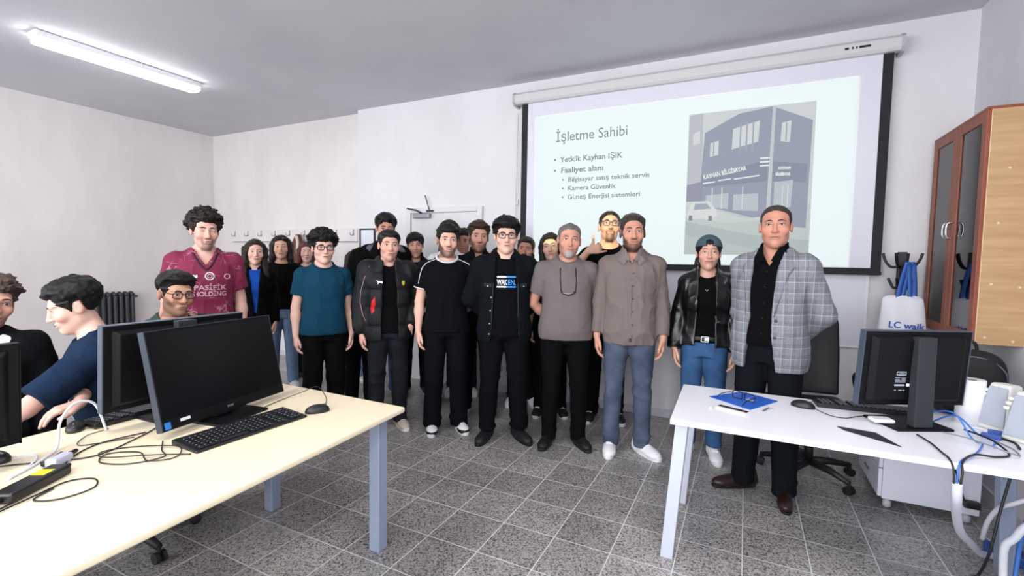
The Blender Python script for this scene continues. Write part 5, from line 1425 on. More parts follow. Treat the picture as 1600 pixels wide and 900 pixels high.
    # ------------------------------------------------ legs
    if legs:
        l = dict(name='trousers', color='#131417', fit=1.0, hem=.055, rise=.98, amp=.005, hh=.0085, flare=0.0); l.update(legs)
        m = l.get('mat') or fabric(l['color'], key=l.get('key'))
        ft = l['fit']
        if not seated:
            g = Field((-.34, -.30, l['hem']-.02), (.34, .30, l['rise']+.03), l['hh']/Q)
            g.add(loft([(.80, .150*w, .112, .014), (.86, .168*w, .124, .014), (.94, .166*w, .118+.4*bel(.94), .010-.3*bel(.94)), (1.03, .156*w, .106+bel(1.03), .003)], .004, z0=.82, z1=l['rise']), .001)
            for i, s in enumerate((-1, 1)):
                sx = s*stance; sy = stagger[i]; hx = s*.084*w
                def cx(z): return hx+(sx-hx)*np.clip((.86-z)/.78, 0, 1)
                def cyo(z): return sy*np.clip((.86-z)/.78, 0, 1)
                st_ = [(.0, .058*ft+l['flare'], .072*ft+l['flare'], .012), (.12, .057*ft+l['flare'], .070*ft+l['flare'], .012), (.30, .062*ft, .072*ft, .018), (.49, .066*ft, .072*ft, -.002), (.66, .078*(ft+w)/2, .088*(ft+w)/2, .0), (.80, .088*w, .104*w, .008), (.90, .082*w, .108*w, .010)]
                st_ = [(z, a, b_, cy+float(cyo(z)), float(cx(z))) for z, a, b_, cy in st_]
                g.add(loft(st_, 0, 2.2, z0=l['hem']), .025)
            V, F_ = g.mesh(2)
            zf = np.clip(np.exp(-((V[:, 2]-.48)/.12)**2)+1.5*np.exp(-((V[:, 2]-l['hem']-.05)/.07)**2)+.5*np.exp(-((V[:, 2]-.84)/.08)**2), .25, 1.6)
            N_ = normals(V, F_); r = 1-np.abs(vnoise(V, (7, 7, 13), seed*3)); V = V+N_*(l['amp']*1.6*(r**3-.4)*zf)[:, None]
            o = put(l['name'], V, F_, m, root, False)
            surf['legs'] = BVHTree.FromPolygons(V.tolist(), F_.tolist())
        else:
            g = Field((-.36, -.70, .04), (.36, .22, seated+.12), .0095/Q)
            hz = seated-.02
            g.add(ell((0, .02, hz), (.18*w, .13, .12)), .02)
            for s in (-1, 1):
                g.add(cone((s*.09, .0, hz), (s*.12, -.44, hz-.01), .095*w, .070), .04); g.add(cone((s*.12, -.44, hz-.01), (s*.12, -.42, .09), .066, .058), .03)
            V, F_ = g.mesh(2); V = folds(V, F_, .005, seed); o = put(l['name'], V, F_, m, root, False)
            sx = None
        ctx['legs'] = o
        if l.get('belt'):
            g = Field((-.24, -.22, .90), (.24, .22, 1.04), .006/Q)
            zc = l['rise']-.022
            g.add(loft([(.86, .168*w, .124, .014), (.94, .166*w, .118+.4*bel(.94), .010-.3*bel(.94)), (1.03, .156*w, .106+bel(1.03), .003), (1.06, .15*w, .10+bel(1.03), .003)], .010, z0=zc-.017, z1=zc+.017), .001)
            V, F_ = g.mesh(1); put('belt', V, F_, mat('belt_leather', '#17140f' if l['belt'] is True else l['belt'], .4), o, False)
            bm = bmesh.new(); yb = -.118-.004-bel(.95)*1.0
            for lo_, hi_ in (((-.028, yb-.014, zc-.022), (-.022, yb, zc+.022)), ((.022, yb-.014, zc-.022), (.028, yb, zc+.022)), ((-.028, yb-.014, zc-.022), (.028, yb, zc-.016)), ((-.028, yb-.014, zc+.016), (.028, yb, zc+.022)), ((-.003, yb-.010, zc-.012), (.024, yb, zc+.012))): bx(bm, lo_, hi_)
            from_bm('buckle', bm, mat('buckle_silver', '#c7c8cc', .25, .9), o)
    # ------------------------------------------------ shoes
    if shoes:
        s_ = dict(color='#101113', sole='#0c0c0d', kind='boot', toe=12); s_.update(shoes)
        mu = mat('shoe_'+s_['color'].strip('#')+s_['kind'], s_['color'], .35 if s_['kind'] in ('dress',) else .6, noise=.05, nscale=40)
        ms = mat('sole_'+s_['sole'].strip('#'), s_['sole'], .6)
        for i, s in enumerate((-1, 1)):
            fx, fy = s*stance, stagger[i]
            if seated: fx, fy = s*.12, -.42
            a = math.radians((s_['toe'] if not isinstance(s_['toe'], tuple) else s_['toe'][i])*s)
            R = np.array([[math.cos(a), -math.sin(a), 0], [math.sin(a), math.cos(a), 0], [0, 0, 1]]); c = V3(fx, fy+.012, 0)
            g = Field((-.08, -.22, .012), (.08, .10, .15), .0042/Q)
            sl_ = 1.0; wd = {'dress': .92, 'trainer': 1.08, 'boot': 1.04}[s_['kind']]
            g.add(ell((0, .045, .045), (.040*wd, .050, .048)), .001); g.add(ell((0, -.05, .040), (.043*wd, .105, .042)), .03)
            g.add(ell((.004*s*-1, -.125 if s_['kind'] != 'dress' else -.135, .034), (.044*wd, .066, .034)), .02)
            g.add(cone((0, -.02, .075), (0, .03, .085), .028, .034), .03)
            g.add(cone((0, .030, .06), (0, .032, .14 if s_['kind'] != 'dress' else .10), .040, .044), .03)
            V, F_ = g.mesh(1); so_ = put('shoe', V @ R.T+c, F_, mu, root, False)
            bm = bmesh.new(); ring = []
            for q in range(28):
                t_ = 2*PI*q/28; yy = -.055+.142*math.sin(t_); xx = .046*wd*math.copysign(abs(math.cos(t_))**.75, math.cos(t_))*(.86+.14*math.sin(-t_))
                ring.append(V3(xx, yy-(0.004 if s_['kind'] == 'dress' else 0), 0))
            th_ = {'dress': .018, 'trainer': .030, 'boot': .026}[s_['kind']]
            for zz0, zz1, e_ in ((0, th_, 1.0),):
                A_ = [bm.verts.new(Vector(R @ (p*V3(.96, .98, 1))+c+V3(0, 0, zz0))) for p in ring]; B_ = [bm.verts.new(Vector(R @ p+c+V3(0, 0, zz1))) for p in ring]
                bm.faces.new(A_); bm.faces.new(list(reversed(B_)))
                for q in range(28): bm.faces.new((A_[q], B_[q], B_[(q+1) % 28], A_[(q+1) % 28]))
            from_bm('sole', bm, ms, so_, False, bevel=.004)
            sb = BVHTree.FromPolygons(V.tolist(), F_.tolist())
            if s_['kind'] == 'trainer':
                bm = bmesh.new()
                for q in range(5):
                    yy = -.015-.018*q; pts_ = []
                    for u in (-1, -.5, 0, .5, 1):
                        x_ = u*.022; hit = sb.ray_cast(Vector((x_, yy-.004*(q % 2)*u, .3)), Vector((0, 0, -1))); z_ = (hit[0].z if hit[0] else .08)+.0012
                        pts_.append(Vector(R @ V3(x_, yy-.004*(q % 2)*u, z_)+c))
                    sweep(bm, pts_, .0032, 6)
                from_bm('laces', bm, mat('lace_'+s_.get('lace', '#f2f2f2').strip('#'), s_.get('lace', '#f2f2f2'), .8), so_, True)
            if s_.get('panels'):
                # dark overlays on a pale trainer: toe guard, side flash and heel
                bm = bmesh.new()
                sel = []
                Vc = V[F_].mean(1)
                toeg = (Vc[:, 2] < .046) & (Vc[:, 1] < -.10) & (Vc[:, 2] > .018); heel = (Vc[:, 1] > .055); flash = (np.abs(Vc[:, 2]-.055-(-.05-Vc[:, 1])*.25) < .010) & (np.abs(Vc[:, 0]) > .022) & (Vc[:, 1] > -.10)
                eye = (np.abs(np.abs(Vc[:, 0])-.026) < .006) & (Vc[:, 1] > -.10) & (Vc[:, 1] < .01) & (Vc[:, 2] > .05)
                Fs = F_[toeg | heel | flash | eye]
                N_ = normals(V, F_); Vp = V+N_*.0016
                u_, inv = np.unique(Fs, return_inverse=True)
                from_np('panel', Vp[u_] @ R.T+c, inv.reshape(-1, 4), mat('shoe_panel', s_['panels'], .5), so_, True)
    if extra: extra(ctx)
    return root

# ================================================================== the group
def jersey_mat():
    m = bpy.data.materials.new('jersey_print'); m.use_nodes = True; nt = m.node_tree; b = nt.nodes['Principled BSDF']; b.inputs['Roughness'].default_value = .8
    tc = nt.nodes.new('ShaderNodeTexCoord'); n = nt.nodes.new('ShaderNodeTexNoise'); n.inputs['Scale'].default_value = 9; n.inputs['Detail'].default_value = 2
    v = nt.nodes.new('ShaderNodeTexVoronoi'); v.feature = 'DISTANCE_TO_EDGE'; v.inputs['Scale'].default_value = 17
    ad = nt.nodes.new('ShaderNodeMix'); ad.data_type = 'RGBA'; ad.inputs[0].default_value = .16
    nt.links.new(tc.outputs['Object'], n.inputs['Vector']); nt.links.new(tc.outputs['Object'], ad.inputs[6]); nt.links.new(n.outputs['Color'], ad.inputs[7]); nt.links.new(ad.outputs[2], v.inputs['Vector'])
    cr = nt.nodes.new('ShaderNodeValToRGB'); cr.color_ramp.elements[0].position = .0; cr.color_ramp.elements[0].color = (1, 1, 1, 1); cr.color_ramp.elements[1].position = .055; cr.color_ramp.elements[1].color = (0, 0, 0, 1)
    nt.links.new(v.outputs['Distance'], cr.inputs[0])
    n2 = nt.nodes.new('ShaderNodeTexNoise'); n2.inputs['Scale'].default_value = 11; nt.links.new(tc.outputs['Object'], n2.inputs['Vector'])
    r2 = nt.nodes.new('ShaderNodeMapRange'); r2.inputs[1].default_value = .48; r2.inputs[2].default_value = .62; nt.links.new(n2.outputs['Fac'], r2.inputs[0])
    mu = nt.nodes.new('ShaderNodeMath'); mu.operation = 'MULTIPLY'; nt.links.new(cr.outputs[0], mu.inputs[0]); nt.links.new(r2.outputs[0], mu.inputs[1])
    mu2 = nt.nodes.new('ShaderNodeMath'); mu2.operation = 'MULTIPLY'; mu2.inputs[1].default_value = .75; nt.links.new(mu.outputs[0], mu2.inputs[0])
    mx = nt.nodes.new('ShaderNodeMix'); mx.data_type = 'RGBA'; mx.inputs[6].default_value = (*lin('#7a1c40'), 1); mx.inputs[7].default_value = (*lin('#c98aa2'), 1)
    nt.links.new(mu2.outputs[0], mx.inputs[0]); nt.links.new(mx.outputs[2], b.inputs['Base Color'])
    return m
def plaid_mat():
    m = bpy.data.materials.new('plaid_wool'); m.use_nodes = True; nt = m.node_tree; b = nt.nodes['Principled BSDF']; b.inputs['Roughness'].default_value = .85
    tc = nt.nodes.new('ShaderNodeTexCoord'); s = nt.nodes.new('ShaderNodeSeparateXYZ'); nt.links.new(tc.outputs['Object'], s.inputs[0])
    def M(op, a, b_, c=None):
        n = nt.nodes.new('ShaderNodeMath'); n.operation = op
        for i, v in enumerate((a, b_, c)):
            if v is None: continue
            if isinstance(v, (int, float)): n.inputs[i].default_value = v
            else: nt.links.new(v, n.inputs[i])
        return n.outputs[0]
    def stripes(co, period, width):
        q = M('FRACT', M('MULTIPLY', co, 1/period), 0); return M('LESS_THAN', q, width/period)
    xs = M('ADD', s.outputs['X'], M('MULTIPLY', s.outputs['Y'], .35))
    f1 = M('ADD', stripes(xs, .052, .0055), stripes(s.outputs['Z'], .062, .0055))
    f2 = M('ADD', M('MULTIPLY', stripes(xs, .0065, .003), stripes(xs, .052, .024)), M('MULTIPLY', stripes(s.outputs['Z'], .0065, .003), stripes(s.outputs['Z'], .062, .028)))
    fac = M('ADD', .45, M('SUBTRACT', M('MULTIPLY', f1, .42), M('MULTIPLY', f2, .22)))
    n = nt.nodes.new('ShaderNodeTexNoise'); n.inputs['Scale'].default_value = 160; nt.links.new(tc.outputs['Object'], n.inputs['Vector'])
    fac = M('ADD', fac, M('MULTIPLY', M('SUBTRACT', n.outputs['Fac'], .5), .5))
    cr = nt.nodes.new('ShaderNodeValToRGB'); cr.color_ramp.elements[0].color = (*lin('#4b4e55'), 1); cr.color_ramp.elements[1].color = (*lin('#aaadb5'), 1)
    nt.links.new(fac, cr.inputs[0]); nt.links.new(cr.outputs[0], b.inputs['Base Color'])
    return m
def denim(name, c1, c2):
    m = bpy.data.materials.new(name); m.use_nodes = True; nt = m.node_tree; b = nt.nodes['Principled BSDF']; b.inputs['Roughness'].default_value = .9; b.inputs['Specular IOR Level'].default_value = .2
    tc = nt.nodes.new('ShaderNodeTexCoord'); n = nt.nodes.new('ShaderNodeTexNoise'); n.inputs['Scale'].default_value = 6; n.inputs['Detail'].default_value = 6
    cr = nt.nodes.new('ShaderNodeValToRGB'); cr.color_ramp.elements[0].position = .35; cr.color_ramp.elements[1].position = .68; cr.color_ramp.elements[0].color = (*lin(c1), 1); cr.color_ramp.elements[1].color = (*lin(c2), 1)
    nt.links.new(tc.outputs['Object'], n.inputs['Vector']); nt.links.new(n.outputs['Fac'], cr.inputs[0]); nt.links.new(cr.outputs[0], b.inputs['Base Color'])
    return m
m_jersey, m_plaid = jersey_mat(), plaid_mat()
m_jean_grey = denim('washed_grey_denim', '#3c4658', '#596377'); m_jean_blue = denim('blue_denim', '#2a486e', '#3e618e'); m_jean_black = denim('faded_black_denim', '#09090c', '#1d2128'); m_jean_pale = denim('pale_denim', '#5f7394', '#7d90ad')
m_leather = mat('leather_black', '#08090b', .30, bump=.12, bscale=90, spec=.6)
m_puff = mat('puffer_nylon', '#0d0e12', .68, bump=.15, bscale=60, spec=.35)
W_ = mat('print_white', '#e9ebf0', .7); BL_ = mat('print_blue', '#2f8fe0', .7)
def ring(c, cx, cz, r, th, m, on, nm='crest', n=22):
    pts = [(cx+r*math.cos(2*PI*k/n), cz+r*math.sin(2*PI*k/n)) for k in range(n+1)]
    return c['line'](nm, on, pts, th, m, c['top'], .002)
CAT = [(-.5, -.05), (-.42, -.16), (-.22, -.05), (.0, .0), (.12, -.14), (.22, -.32), (.30, -.30), (.24, -.06), (.33, .12), (.50, .30), (.44, .36), (.28, .26), (.10, .20), (-.12, .22), (-.30, .14), (-.38, .24), (-.48, .20), (-.52, .08), (-.46, .02)]
def cat_logo(c, on, x, z, s, parent):
    c['patch']('logo', on, [(x+a*s*-1, z+b_*s) for a, b_ in CAT][::-1], W_, parent, .0028, .0022, 1)

# ---- front row, from the left
def x_maroon(c):
    t = c['top']; pk = mat('print_pink', '#dba7b6', .7); dk = mat('collar_dark', '#2a0f1c', .8)
    c['line']('collar_trim', 't_shirt', [(-.078, 1.455), (-.055, 1.405), (-.028, 1.357), (.0, 1.332), (.028, 1.357), (.055, 1.405), (.078, 1.455)], .0075, dk, t, .001)
    cat_logo(c, 't_shirt', -.085, 1.285, .058, t)
    ring(c, .018, 1.288, .026, .0042, W_, 't_shirt'); ring(c, .018, 1.288, .013, .0035, pk, 't_shirt')
    ring(c, .128, 1.285, .017, .0035, pk, 't_shirt')
    for s, z in (('PASİFİK', 1.19), ('HOLDİNG', 1.145)): c['printed']('lettering', s, 't_shirt', .02, z, .048, pk, t, .20, .001)
    for x, z in ((-.12, 1.22), (.07, .99), (-.08, 1.02)): ring(c, x, z, .017, .0025, pk, 't_shirt', 'roundel')
person('young man with dark curly hair in a patterned maroon football shirt', (-3.58, 2.14), 1.75, look=4, w=1.10, skin='#d8ab9c', head=(6, 8, 0), eyes=.28, smile=0, arms=('down', 'down'),
       hair=dict(color='#1d1512', top=.038, side=.026, curl=.016, fr=42, back=-.075, burn=-.02, line=.064), stubble=('goatee', '#5b4038', .75), top=dict(mat=m_jersey, off=.018, hem=.80, neck=('v', .085), sl=.72, amp=.006, flare=.02), legs=dict(color='#23252c'), shoes=dict(color='#dddddd', sole='#eeeeee', kind='trainer'), extra=x_maroon)
def x_teal(c):
    pass
person('young man with black curly hair and glasses in a teal t-shirt', (-3.10, 2.80), 1.63, look=8, w=1.06, belly=.014, skin='#dbb0a0', head=(2, 2, 0), headkw=dict(full=1.0, fw=1.05), arms=('down', 'down'), smile=.1, specs='#1c1718',
       hair=dict(color='#0f0d0d', top=.046, side=.022, curl=.016, fr=48, line=.052, back=-.07), top=dict(color='#123c52', off=.015, hem=.87, neck=('crew', .084), amp=.005, flare=.012, sl=.62, trim='#0e2f42', trimw=.006), legs=dict(color='#0d0d10', fit=1.22, amp=.007), shoes=dict(color='#15161a', sole='#dcdcdc', kind='trainer'), h=.0045)
def x_puffer(c):
    j = c['jacket']; pk = mat('piping_pink', '#b58e96', .7)
    cat_logo(c, 'puffer_jacket', -.088, 1.305, .052, j)
    c['patch']('emblem', 'puffer_jacket', [(.112, 1.275), (.124, 1.295), (.124, 1.318), (.100, 1.318), (.100, 1.295)], mat('emblem_yellow', '#c9c23a', .6), j, .003, .002, 1)
    c['line']('piping', 'puffer_jacket', [(-.165, 1.44), (-.205, 1.34), (-.235, 1.22), (-.240, 1.13), (-.22, 1.03), (-.195, .97)], .0026, pk, j, .001)
    c['patch']('side_panel', 'puffer_jacket', [(-.150, 1.03), (-.128, 1.06), (-.118, 1.12), (-.124, 1.185), (-.148, 1.15), (-.158, 1.09)], mat('panel_red', '#c3121c', .6), j, .004, .001, 2)
    c['line']('zip', 'puffer_jacket', [(-.040, 1.44), (-.052, 1.25), (-.062, 1.05), (-.075, .86)], .003, mat('zip_grey', '#6f7178', .4, .5), j, .0)
person('young man in a black puffer jacket with white cat logo and red side panel', (-2.68, 3.10), 1.665, look=6, w=1.06, skin='#d7a794', head=(3, 2, 2), headkw=dict(fw=1.03), smile=-.1, arms=('down', 'pocket'),
       hair=dict(color='#1b1614', top=.016, side=.006, line=.070, quiff=.010, fringe=None), stubble=('chin', '#6d5044', .25), top=dict(name='black_shirt', color='#0b0b0e', off=.008, hem=.86, neck=('crew', .074)),
       jacket=dict(name='puffer_jacket', mat=m_puff, off=.034, hem=.80, quilt=.024, collar='hood', open=(1.46, .075, .050), amp=.006), legs=dict(mat=m_jean_black, fit=1.12, amp=.007), shoes=dict(color='#b7ada0', sole='#e3e0da', kind='trainer', lace='#d8cfc2'), extra=x_puffer)
def x_tee(c):
    t = c['top']; wt = mat('fab_trim_white', '#d6d6d8', .85)
    for s, i in ((-1, 0), (1, 1)):
        S_, E_, Wr, hd = c['A'][i]
        q = S_+(E_-S_)*.60; d = (E_-S_)/np.linalg.norm(E_-S_); u = np.cross(d, V3(0, 1, 0)); u /= np.linalg.norm(u); v = np.cross(d, u)
        R_e = .042*1+.008+.0175
        bm = bmesh.new(); sweep(bm, [c['U'] @ Vector(q-d*.006+(u*math.cos(a)+v*math.sin(a))*R_e) for a in [2*PI*k/24 for k in range(24)]], .0055, 6, True); from_bm('cuff_trim', bm, wt, t, True)
        c['line']('sleeve_trim', 't_shirt', [(s*.085, 1.470), (s*.13, 1.452), (s*.175, 1.43), (s*.208, 1.39), (s*.225, 1.33), (s*.237, 1.26)], .0034, wt, t, .003)
person('bearded young man in a black t-shirt with white ringer trim and black trousers', (-2.215, 3.28), 1.715, look=4, w=1.08, skin='#e0b09c', head=(2, 2, 2), smile=.5, arms=('down', 'back'),
       hair=dict(color='#15110f', top=.022, side=.008, line=.064, curl=.004, fr=80), stubble=('full', '#1c1310', .88), top=dict(color='#12141c', off=.014, hem=.86, neck=('crew', .086), trim='#cfcdd0', trimw=.011, sl=.60), legs=dict(color='#10131c', fit=1.22, flare=.008, amp=.006, hem=.045), shoes=dict(color='#ececee', sole='#e9e9ea', kind='trainer', panels='#141416', toe=(4, 14)), stance=.115, extra=x_tee)
def x_waken(c):
    t = c['top']; j = c['jacket']
    c['printed']('lettering', 'WAK', 't_shirt', -.027, 1.247, .058, W_, t, .080, .0012); c['printed']('lettering', 'EN.', 't_shirt', .048, 1.247, .058, BL_, t, .060, .0012)
    for z in (1.302, 1.226):
        for x0, x1, m in ((-.066, .005, W_), (.005, .078, BL_)): c['patch']('print_bar', 't_shirt', [(x0, z), (x1, z), (x1, z+.012), (x0, z+.012)], m, t, .003, .0025, 2)
    zg = mat('zip_grey', '#6f7178', .4, .5); m_st = mat('jacket_seam', '#2b303b', .8)
    for s in (-1, 1): c['line']('placket', 'denim_jacket', [(s*.088, 1.44), (s*.094, 1.25), (s*.100, 1.05), (s*.108, .86)], .0035, m_st, j, .0)
    c['patch']('pocket_flap', 'denim_jacket', [(-.165, 1.235), (-.105, 1.225), (-.105, 1.255), (-.165, 1.262)], mat('fab_flap', '#14181f', .85), j, .006, .002, 2)
    c['patch']('pocket_flap', 'denim_jacket', [(.112, 1.225), (.165, 1.235), (.165, 1.262), (.112, 1.255)], _M['fab_flap'], j, .006, .002, 2)
    for x, z in ((-.135, 1.235), (.140, 1.236), (-.107, 1.15), (-.112, 1.05), (-.117, .95), (-.121, .87)):
        p = c['U'] @ c['onsurf']('denim_jacket', x, z, .006); bm = bmesh.new(); lathe(bm, [(.006, -.002), (.007, .001), (.004, .003)], p, 10, Matrix.Rotation(PI/2, 4, 'X')); from_bm('button', bm, mat('button_steel', '#b4b8c0', .3, .9), j, True)
person('young man with thick black hair and glasses in a dark jacket over a WAKEN. t-shirt', (-1.70, 3.33), 1.755, look=2, w=1.12, belly=.006, skin='#e2b7a2', head=(2, 3, 1), headkw=dict(full=.9, fw=1.03), smile=.2, arms=('back', 'back'), specs='#3a1d28',
       hair=dict(color='#0e0c0c', top=.036, side=.016, line=.058, quiff=.010, curl=.004, fr=50), stubble=('mustache', '#8a6a5c', .35), top=dict(color='#0d0f15', off=.012, hem=.84, neck=('crew', .082)),
       jacket=dict(name='denim_jacket', color='#171b23', off=.032, hem=.80, collar='hood', open=(1.45, .108, .075), amp=.006), legs=dict(color='#101218', fit=1.22, amp=.008, hem=.09), shoes=dict(color='#14171b', sole='#0e1013', kind='boot', toe=(22, 26)), stance=.13, extra=x_waken)
def x_gray(c):
    t = c['top']; ck = mat('cord_black', '#141217', .5)
    c['line']('glasses_cord', 't_shirt', [(-.058, 1.475), (-.056, 1.40), (-.054, 1.30), (-.048, 1.235), (-.030, 1.215)], .0042, ck, t, .004)
    c['line']('glasses_cord', 't_shirt', [(.058, 1.475), (.060, 1.40), (.066, 1.30), (.060, 1.240), (.044, 1.220)], .0042, ck, t, .004)
    c['line']('hanging_glasses', 't_shirt', [(-.048, 1.232), (-.030, 1.214), (.005, 1.206), (.036, 1.212), (.060, 1.236)], .0050, ck, t, .008)
    c['line']('glasses_lens', 't_shirt', [(-.034, 1.222), (.005, 1.214), (.042, 1.224)], .0030, mat('lens_grey', '#b9b4b4', .2), t, .012)
person('middle aged man with grey goatee in a taupe t-shirt, glasses hanging on a black cord', (-1.23, 3.46), 1.725, look=2, w=1.12, belly=.030, skin='#cf9580', head=(4, 2, 3), headkw=dict(fw=1.04, full=.6), smile=.35, arms=('back', 'back'), brow='#4a3c37',
       hair=dict(color='#6d6765', top=.006, side=.004, line=.082, temple=-.040), beard=('chin', '#a59e9c', .0012), stubble=('full', '#8a7670', .5), top=dict(color='#6f6766', off=.016, hem=.855, neck=('crew', .080), amp=.004, flare=.012, trim='#655d5c', trimw=.006, sl=.66), legs=dict(color='#0c0d11', fit=1.05, amp=.006), shoes=dict(color='#0d0e10', sole='#1c1f22', kind='boot', toe=(18, 24)), stance=.12, extra=x_gray)
def x_shirt(c):
    t = c['top']; bt = mat('button_dark', '#3d3434', .4); sm = mat('shirt_seam', '#5f5350', .85)
    c['line']('placket', 'shirt', [(.002, 1.44), (.004, 1.25), (.004, 1.05), (.004, .82)], .0022, sm, t, .0012)
    for z in (1.42, 1.33, 1.24, 1.15, 1.06, .97, .89):
        p = c['U'] @ c['onsurf']('shirt', .012, z, .003); bm = bmesh.new(); lathe(bm, [(.0055, -.002), (.0055, .001), (.003, .0015)], p, 10, Matrix.Rotation(PI/2, 4, 'X')); from_bm('button', bm, bt, t, True)
    c['patch']('hem_label', 'shirt', [(-.006, .845), (.014, .845), (.014, .875), (-.006, .875)], mat('label_dark', '#453b3c', .7), t, .002, .0015, 1)
person('bearded man in a taupe button shirt, grey jeans and white shoes', (-.76, 3.55), 1.79, look=2, w=1.07, belly=.012, skin='#cd957f', head=(4, 2, -1), headkw=dict(nose=1.15), smile=.55, arms=('down', 'down'), brow='#17110f',
       hair=dict(color='#35302f', top=.014, side=.005, line=.082, curl=.003, fr=90), stubble=('full', '#211814', .9),
       top=dict(name='shirt', color='#786c68', off=.016, hem=.815, sleeve='long', neck=('v', .055), amp=.008, flare=.010, shirt_collar='#7c706c', sl=.94), legs=dict(mat=m_jean_grey, fit=1.02, amp=.007), shoes=dict(color='#efeff2', sole='#f2f2f4', kind='trainer', toe=(4, 38)), stance=.115, extra=x_shirt)
def x_cap(c):
    t = c['top']; j = c['jacket']; sv = mat('silver_chain', '#c4c6cc', .25, .9)
    c['line']('necklace', 'black_shirt', [(-.012, 1.345), (-.004, 1.335), (.0, 1.328), (.006, 1.336), (.012, 1.346)], .0022, sv, t, .003)
    for s in (-1, 1): c['line']('zip', 'leather_jacket', [(s*.064, 1.42), (s*.066, 1.25), (s*.072, 1.08), (s*.078, .94 if s < 0 else .87)], .0028, mat('zip_grey', '#6f7178', .4, .5), j, .0)
    for s in (-1, 1): c['patch']('lapel', 'leather_jacket', [(s*.066, 1.445), (s*.120, 1.44), (s*.112, 1.39), (s*.070, 1.36)][::s], m_leather, j, .008, .004, 2)
    p = c['U'] @ c['onsurf']('leather_jacket', .09, 1.10, .004); bm = bmesh.new(); lathe(bm, [(.009, -.002), (.009, .002), (.005, .004)], p, 12, Matrix.Rotation(PI/2, 4, 'X')); from_bm('button', bm, mat('button_dark', '#3d3434', .4), j, True)
person('young woman in a backward teal cap, black leather jacket and blue jeans', (-.25, 3.74), 1.635, look=1, w=1.0, fem=True, skin='#d2a18d', head=(3, 0, 1), smile=.6, arms=('wide', 'wide'), brow='#17110f',
       hair=dict(color='#141012', top=.010, side=.012, line=.062, style='short', back=-.12, burn=-.075, temple=-.062, tail=2, curl=.004, cap=dict(color='#3f5661', t=.017, low=.052, opening=True, brim=True)),
       top=dict(name='black_shirt', color='#0b0b0d', off=.006, hem=.93, neck=('crew', .092, -.01)), jacket=dict(name='leather_jacket', mat=m_leather, off=.032, hem=.90, collar='stand', open=(1.43, .072, .058), amp=.009, sl=1.03), legs=dict(name='jeans', mat=m_jean_blue, fit=1.10, hem=.10, belt=True, amp=.006, rise=.985), shoes=dict(color='#e8e8ec', sole='#ececf0', kind='trainer', toe=(10, 10)), stance=.10, extra=x_cap)
def x_blazer(c):
    j = c['jacket']; lp = mat('plaid_lapel', '#8f9299', .85, noise=.12, nscale=60)
    c['patch']('lapel', 'blazer', [(.072, 1.475), (.108, 1.455), (.140, 1.385), (.112, 1.378), (.118, 1.350), (.060, 1.10), (.050, 1.10), (.060, 1.30)][::1], m_plaid, j, .015, .005, 3)
    c['patch']('lapel', 'blazer', [(-.072, 1.475), (-.108, 1.455), (-.138, 1.385), (-.112, 1.378), (-.118, 1.350), (-.088, 1.10), (-.076, 1.10), (-.066, 1.30)][::-1], m_plaid, j, .015, .005, 3)
    ed = mat('lapel_edge', '#5a5d64', .85)
    c['line']('lapel_edge', 'blazer', [(.108, 1.447), (.138, 1.383), (.112, 1.374), (.117, 1.348), (.062, 1.105)], .0022, ed, j, .006)
    c['line']('lapel_edge', 'blazer', [(-.106, 1.447), (-.136, 1.383), (-.112, 1.374), (-.117, 1.348), (-.088, 1.105)], .0022, ed, j, .006)
    c['patch']('pocket_flap', 'blazer', [(.085, .985), (.165, .995), (.165, 1.035), (.085, 1.028)], m_plaid, j, .008, .002, 3)
    for x, z in ((.064, 1.085), (.066, .99)):
        p = c['U'] @ c['onsurf']('blazer', x+.01, z, .004); bm = bmesh.new(); lathe(bm, [(.008, -.002), (.008, .002), (.004, .003)], p, 12, Matrix.Rotation(PI/2, 4, 'X')); from_bm('button', bm, mat('button_dark', '#3d3434', .4), j, True)
    c['line']('buttonhole', 'blazer', [(.082, 1.372), (.100, 1.384)], .002, mat('button_dark', '#3d3434', .4), j, .012)
    bt = mat('button_black', '#050506', .3)
    for z in (1.36, 1.27, 1.18, 1.09, 1.0):
        p = c['U'] @ c['onsurf']('black_shirt', .0, z, .003); bm = bmesh.new(); lathe(bm, [(.005, -.002), (.005, .001)], p, 8, Matrix.Rotation(PI/2, 4, 'X')); from_bm('button', bm, bt, c['top'], True)
person('older man with receding hair in a grey checked blazer over a black shirt', (.15, 3.31), 1.80, look=-16, w=1.05, belly=.026, hs=1.04, skin='#c98e78', head=(14, 1, -1), headkw=dict(full=.7, fw=1.02), smile=-.15, arms=((None, (-.185, .08, 1.10), (-.150, .12, .87), dict(d=(.1, .1, -1), n=(1, 0, 0), s=(0, -1, 0))), 'back'), brow='#3a2c26', eyes=.8, neck=1.08,
       hair=dict(color='#3b302c', top=.006, side=.007, line=.094, temple=-.035), top=dict(name='black_shirt', color='#0c0d11', off=.012, hem=.93, neck=('v', .06), sleeve='none', shirt_collar='#0d0e12'),
       jacket=dict(name='blazer', mat=m_plaid, off=.026, hem=.78, collar='lapel', open=(1.10, .085, .060), amp=.005, flare=.018, hh=.007, neck=('none', 0, 0, -.012)), legs=dict(color='#1b2029', fit=1.14, belt=True, amp=.006, hem=.04, rise=.985), shoes=dict(color='#2a1a17', sole='#120d0c', kind='dress', toe=(42, 20)), stance=.115, extra=x_blazer)

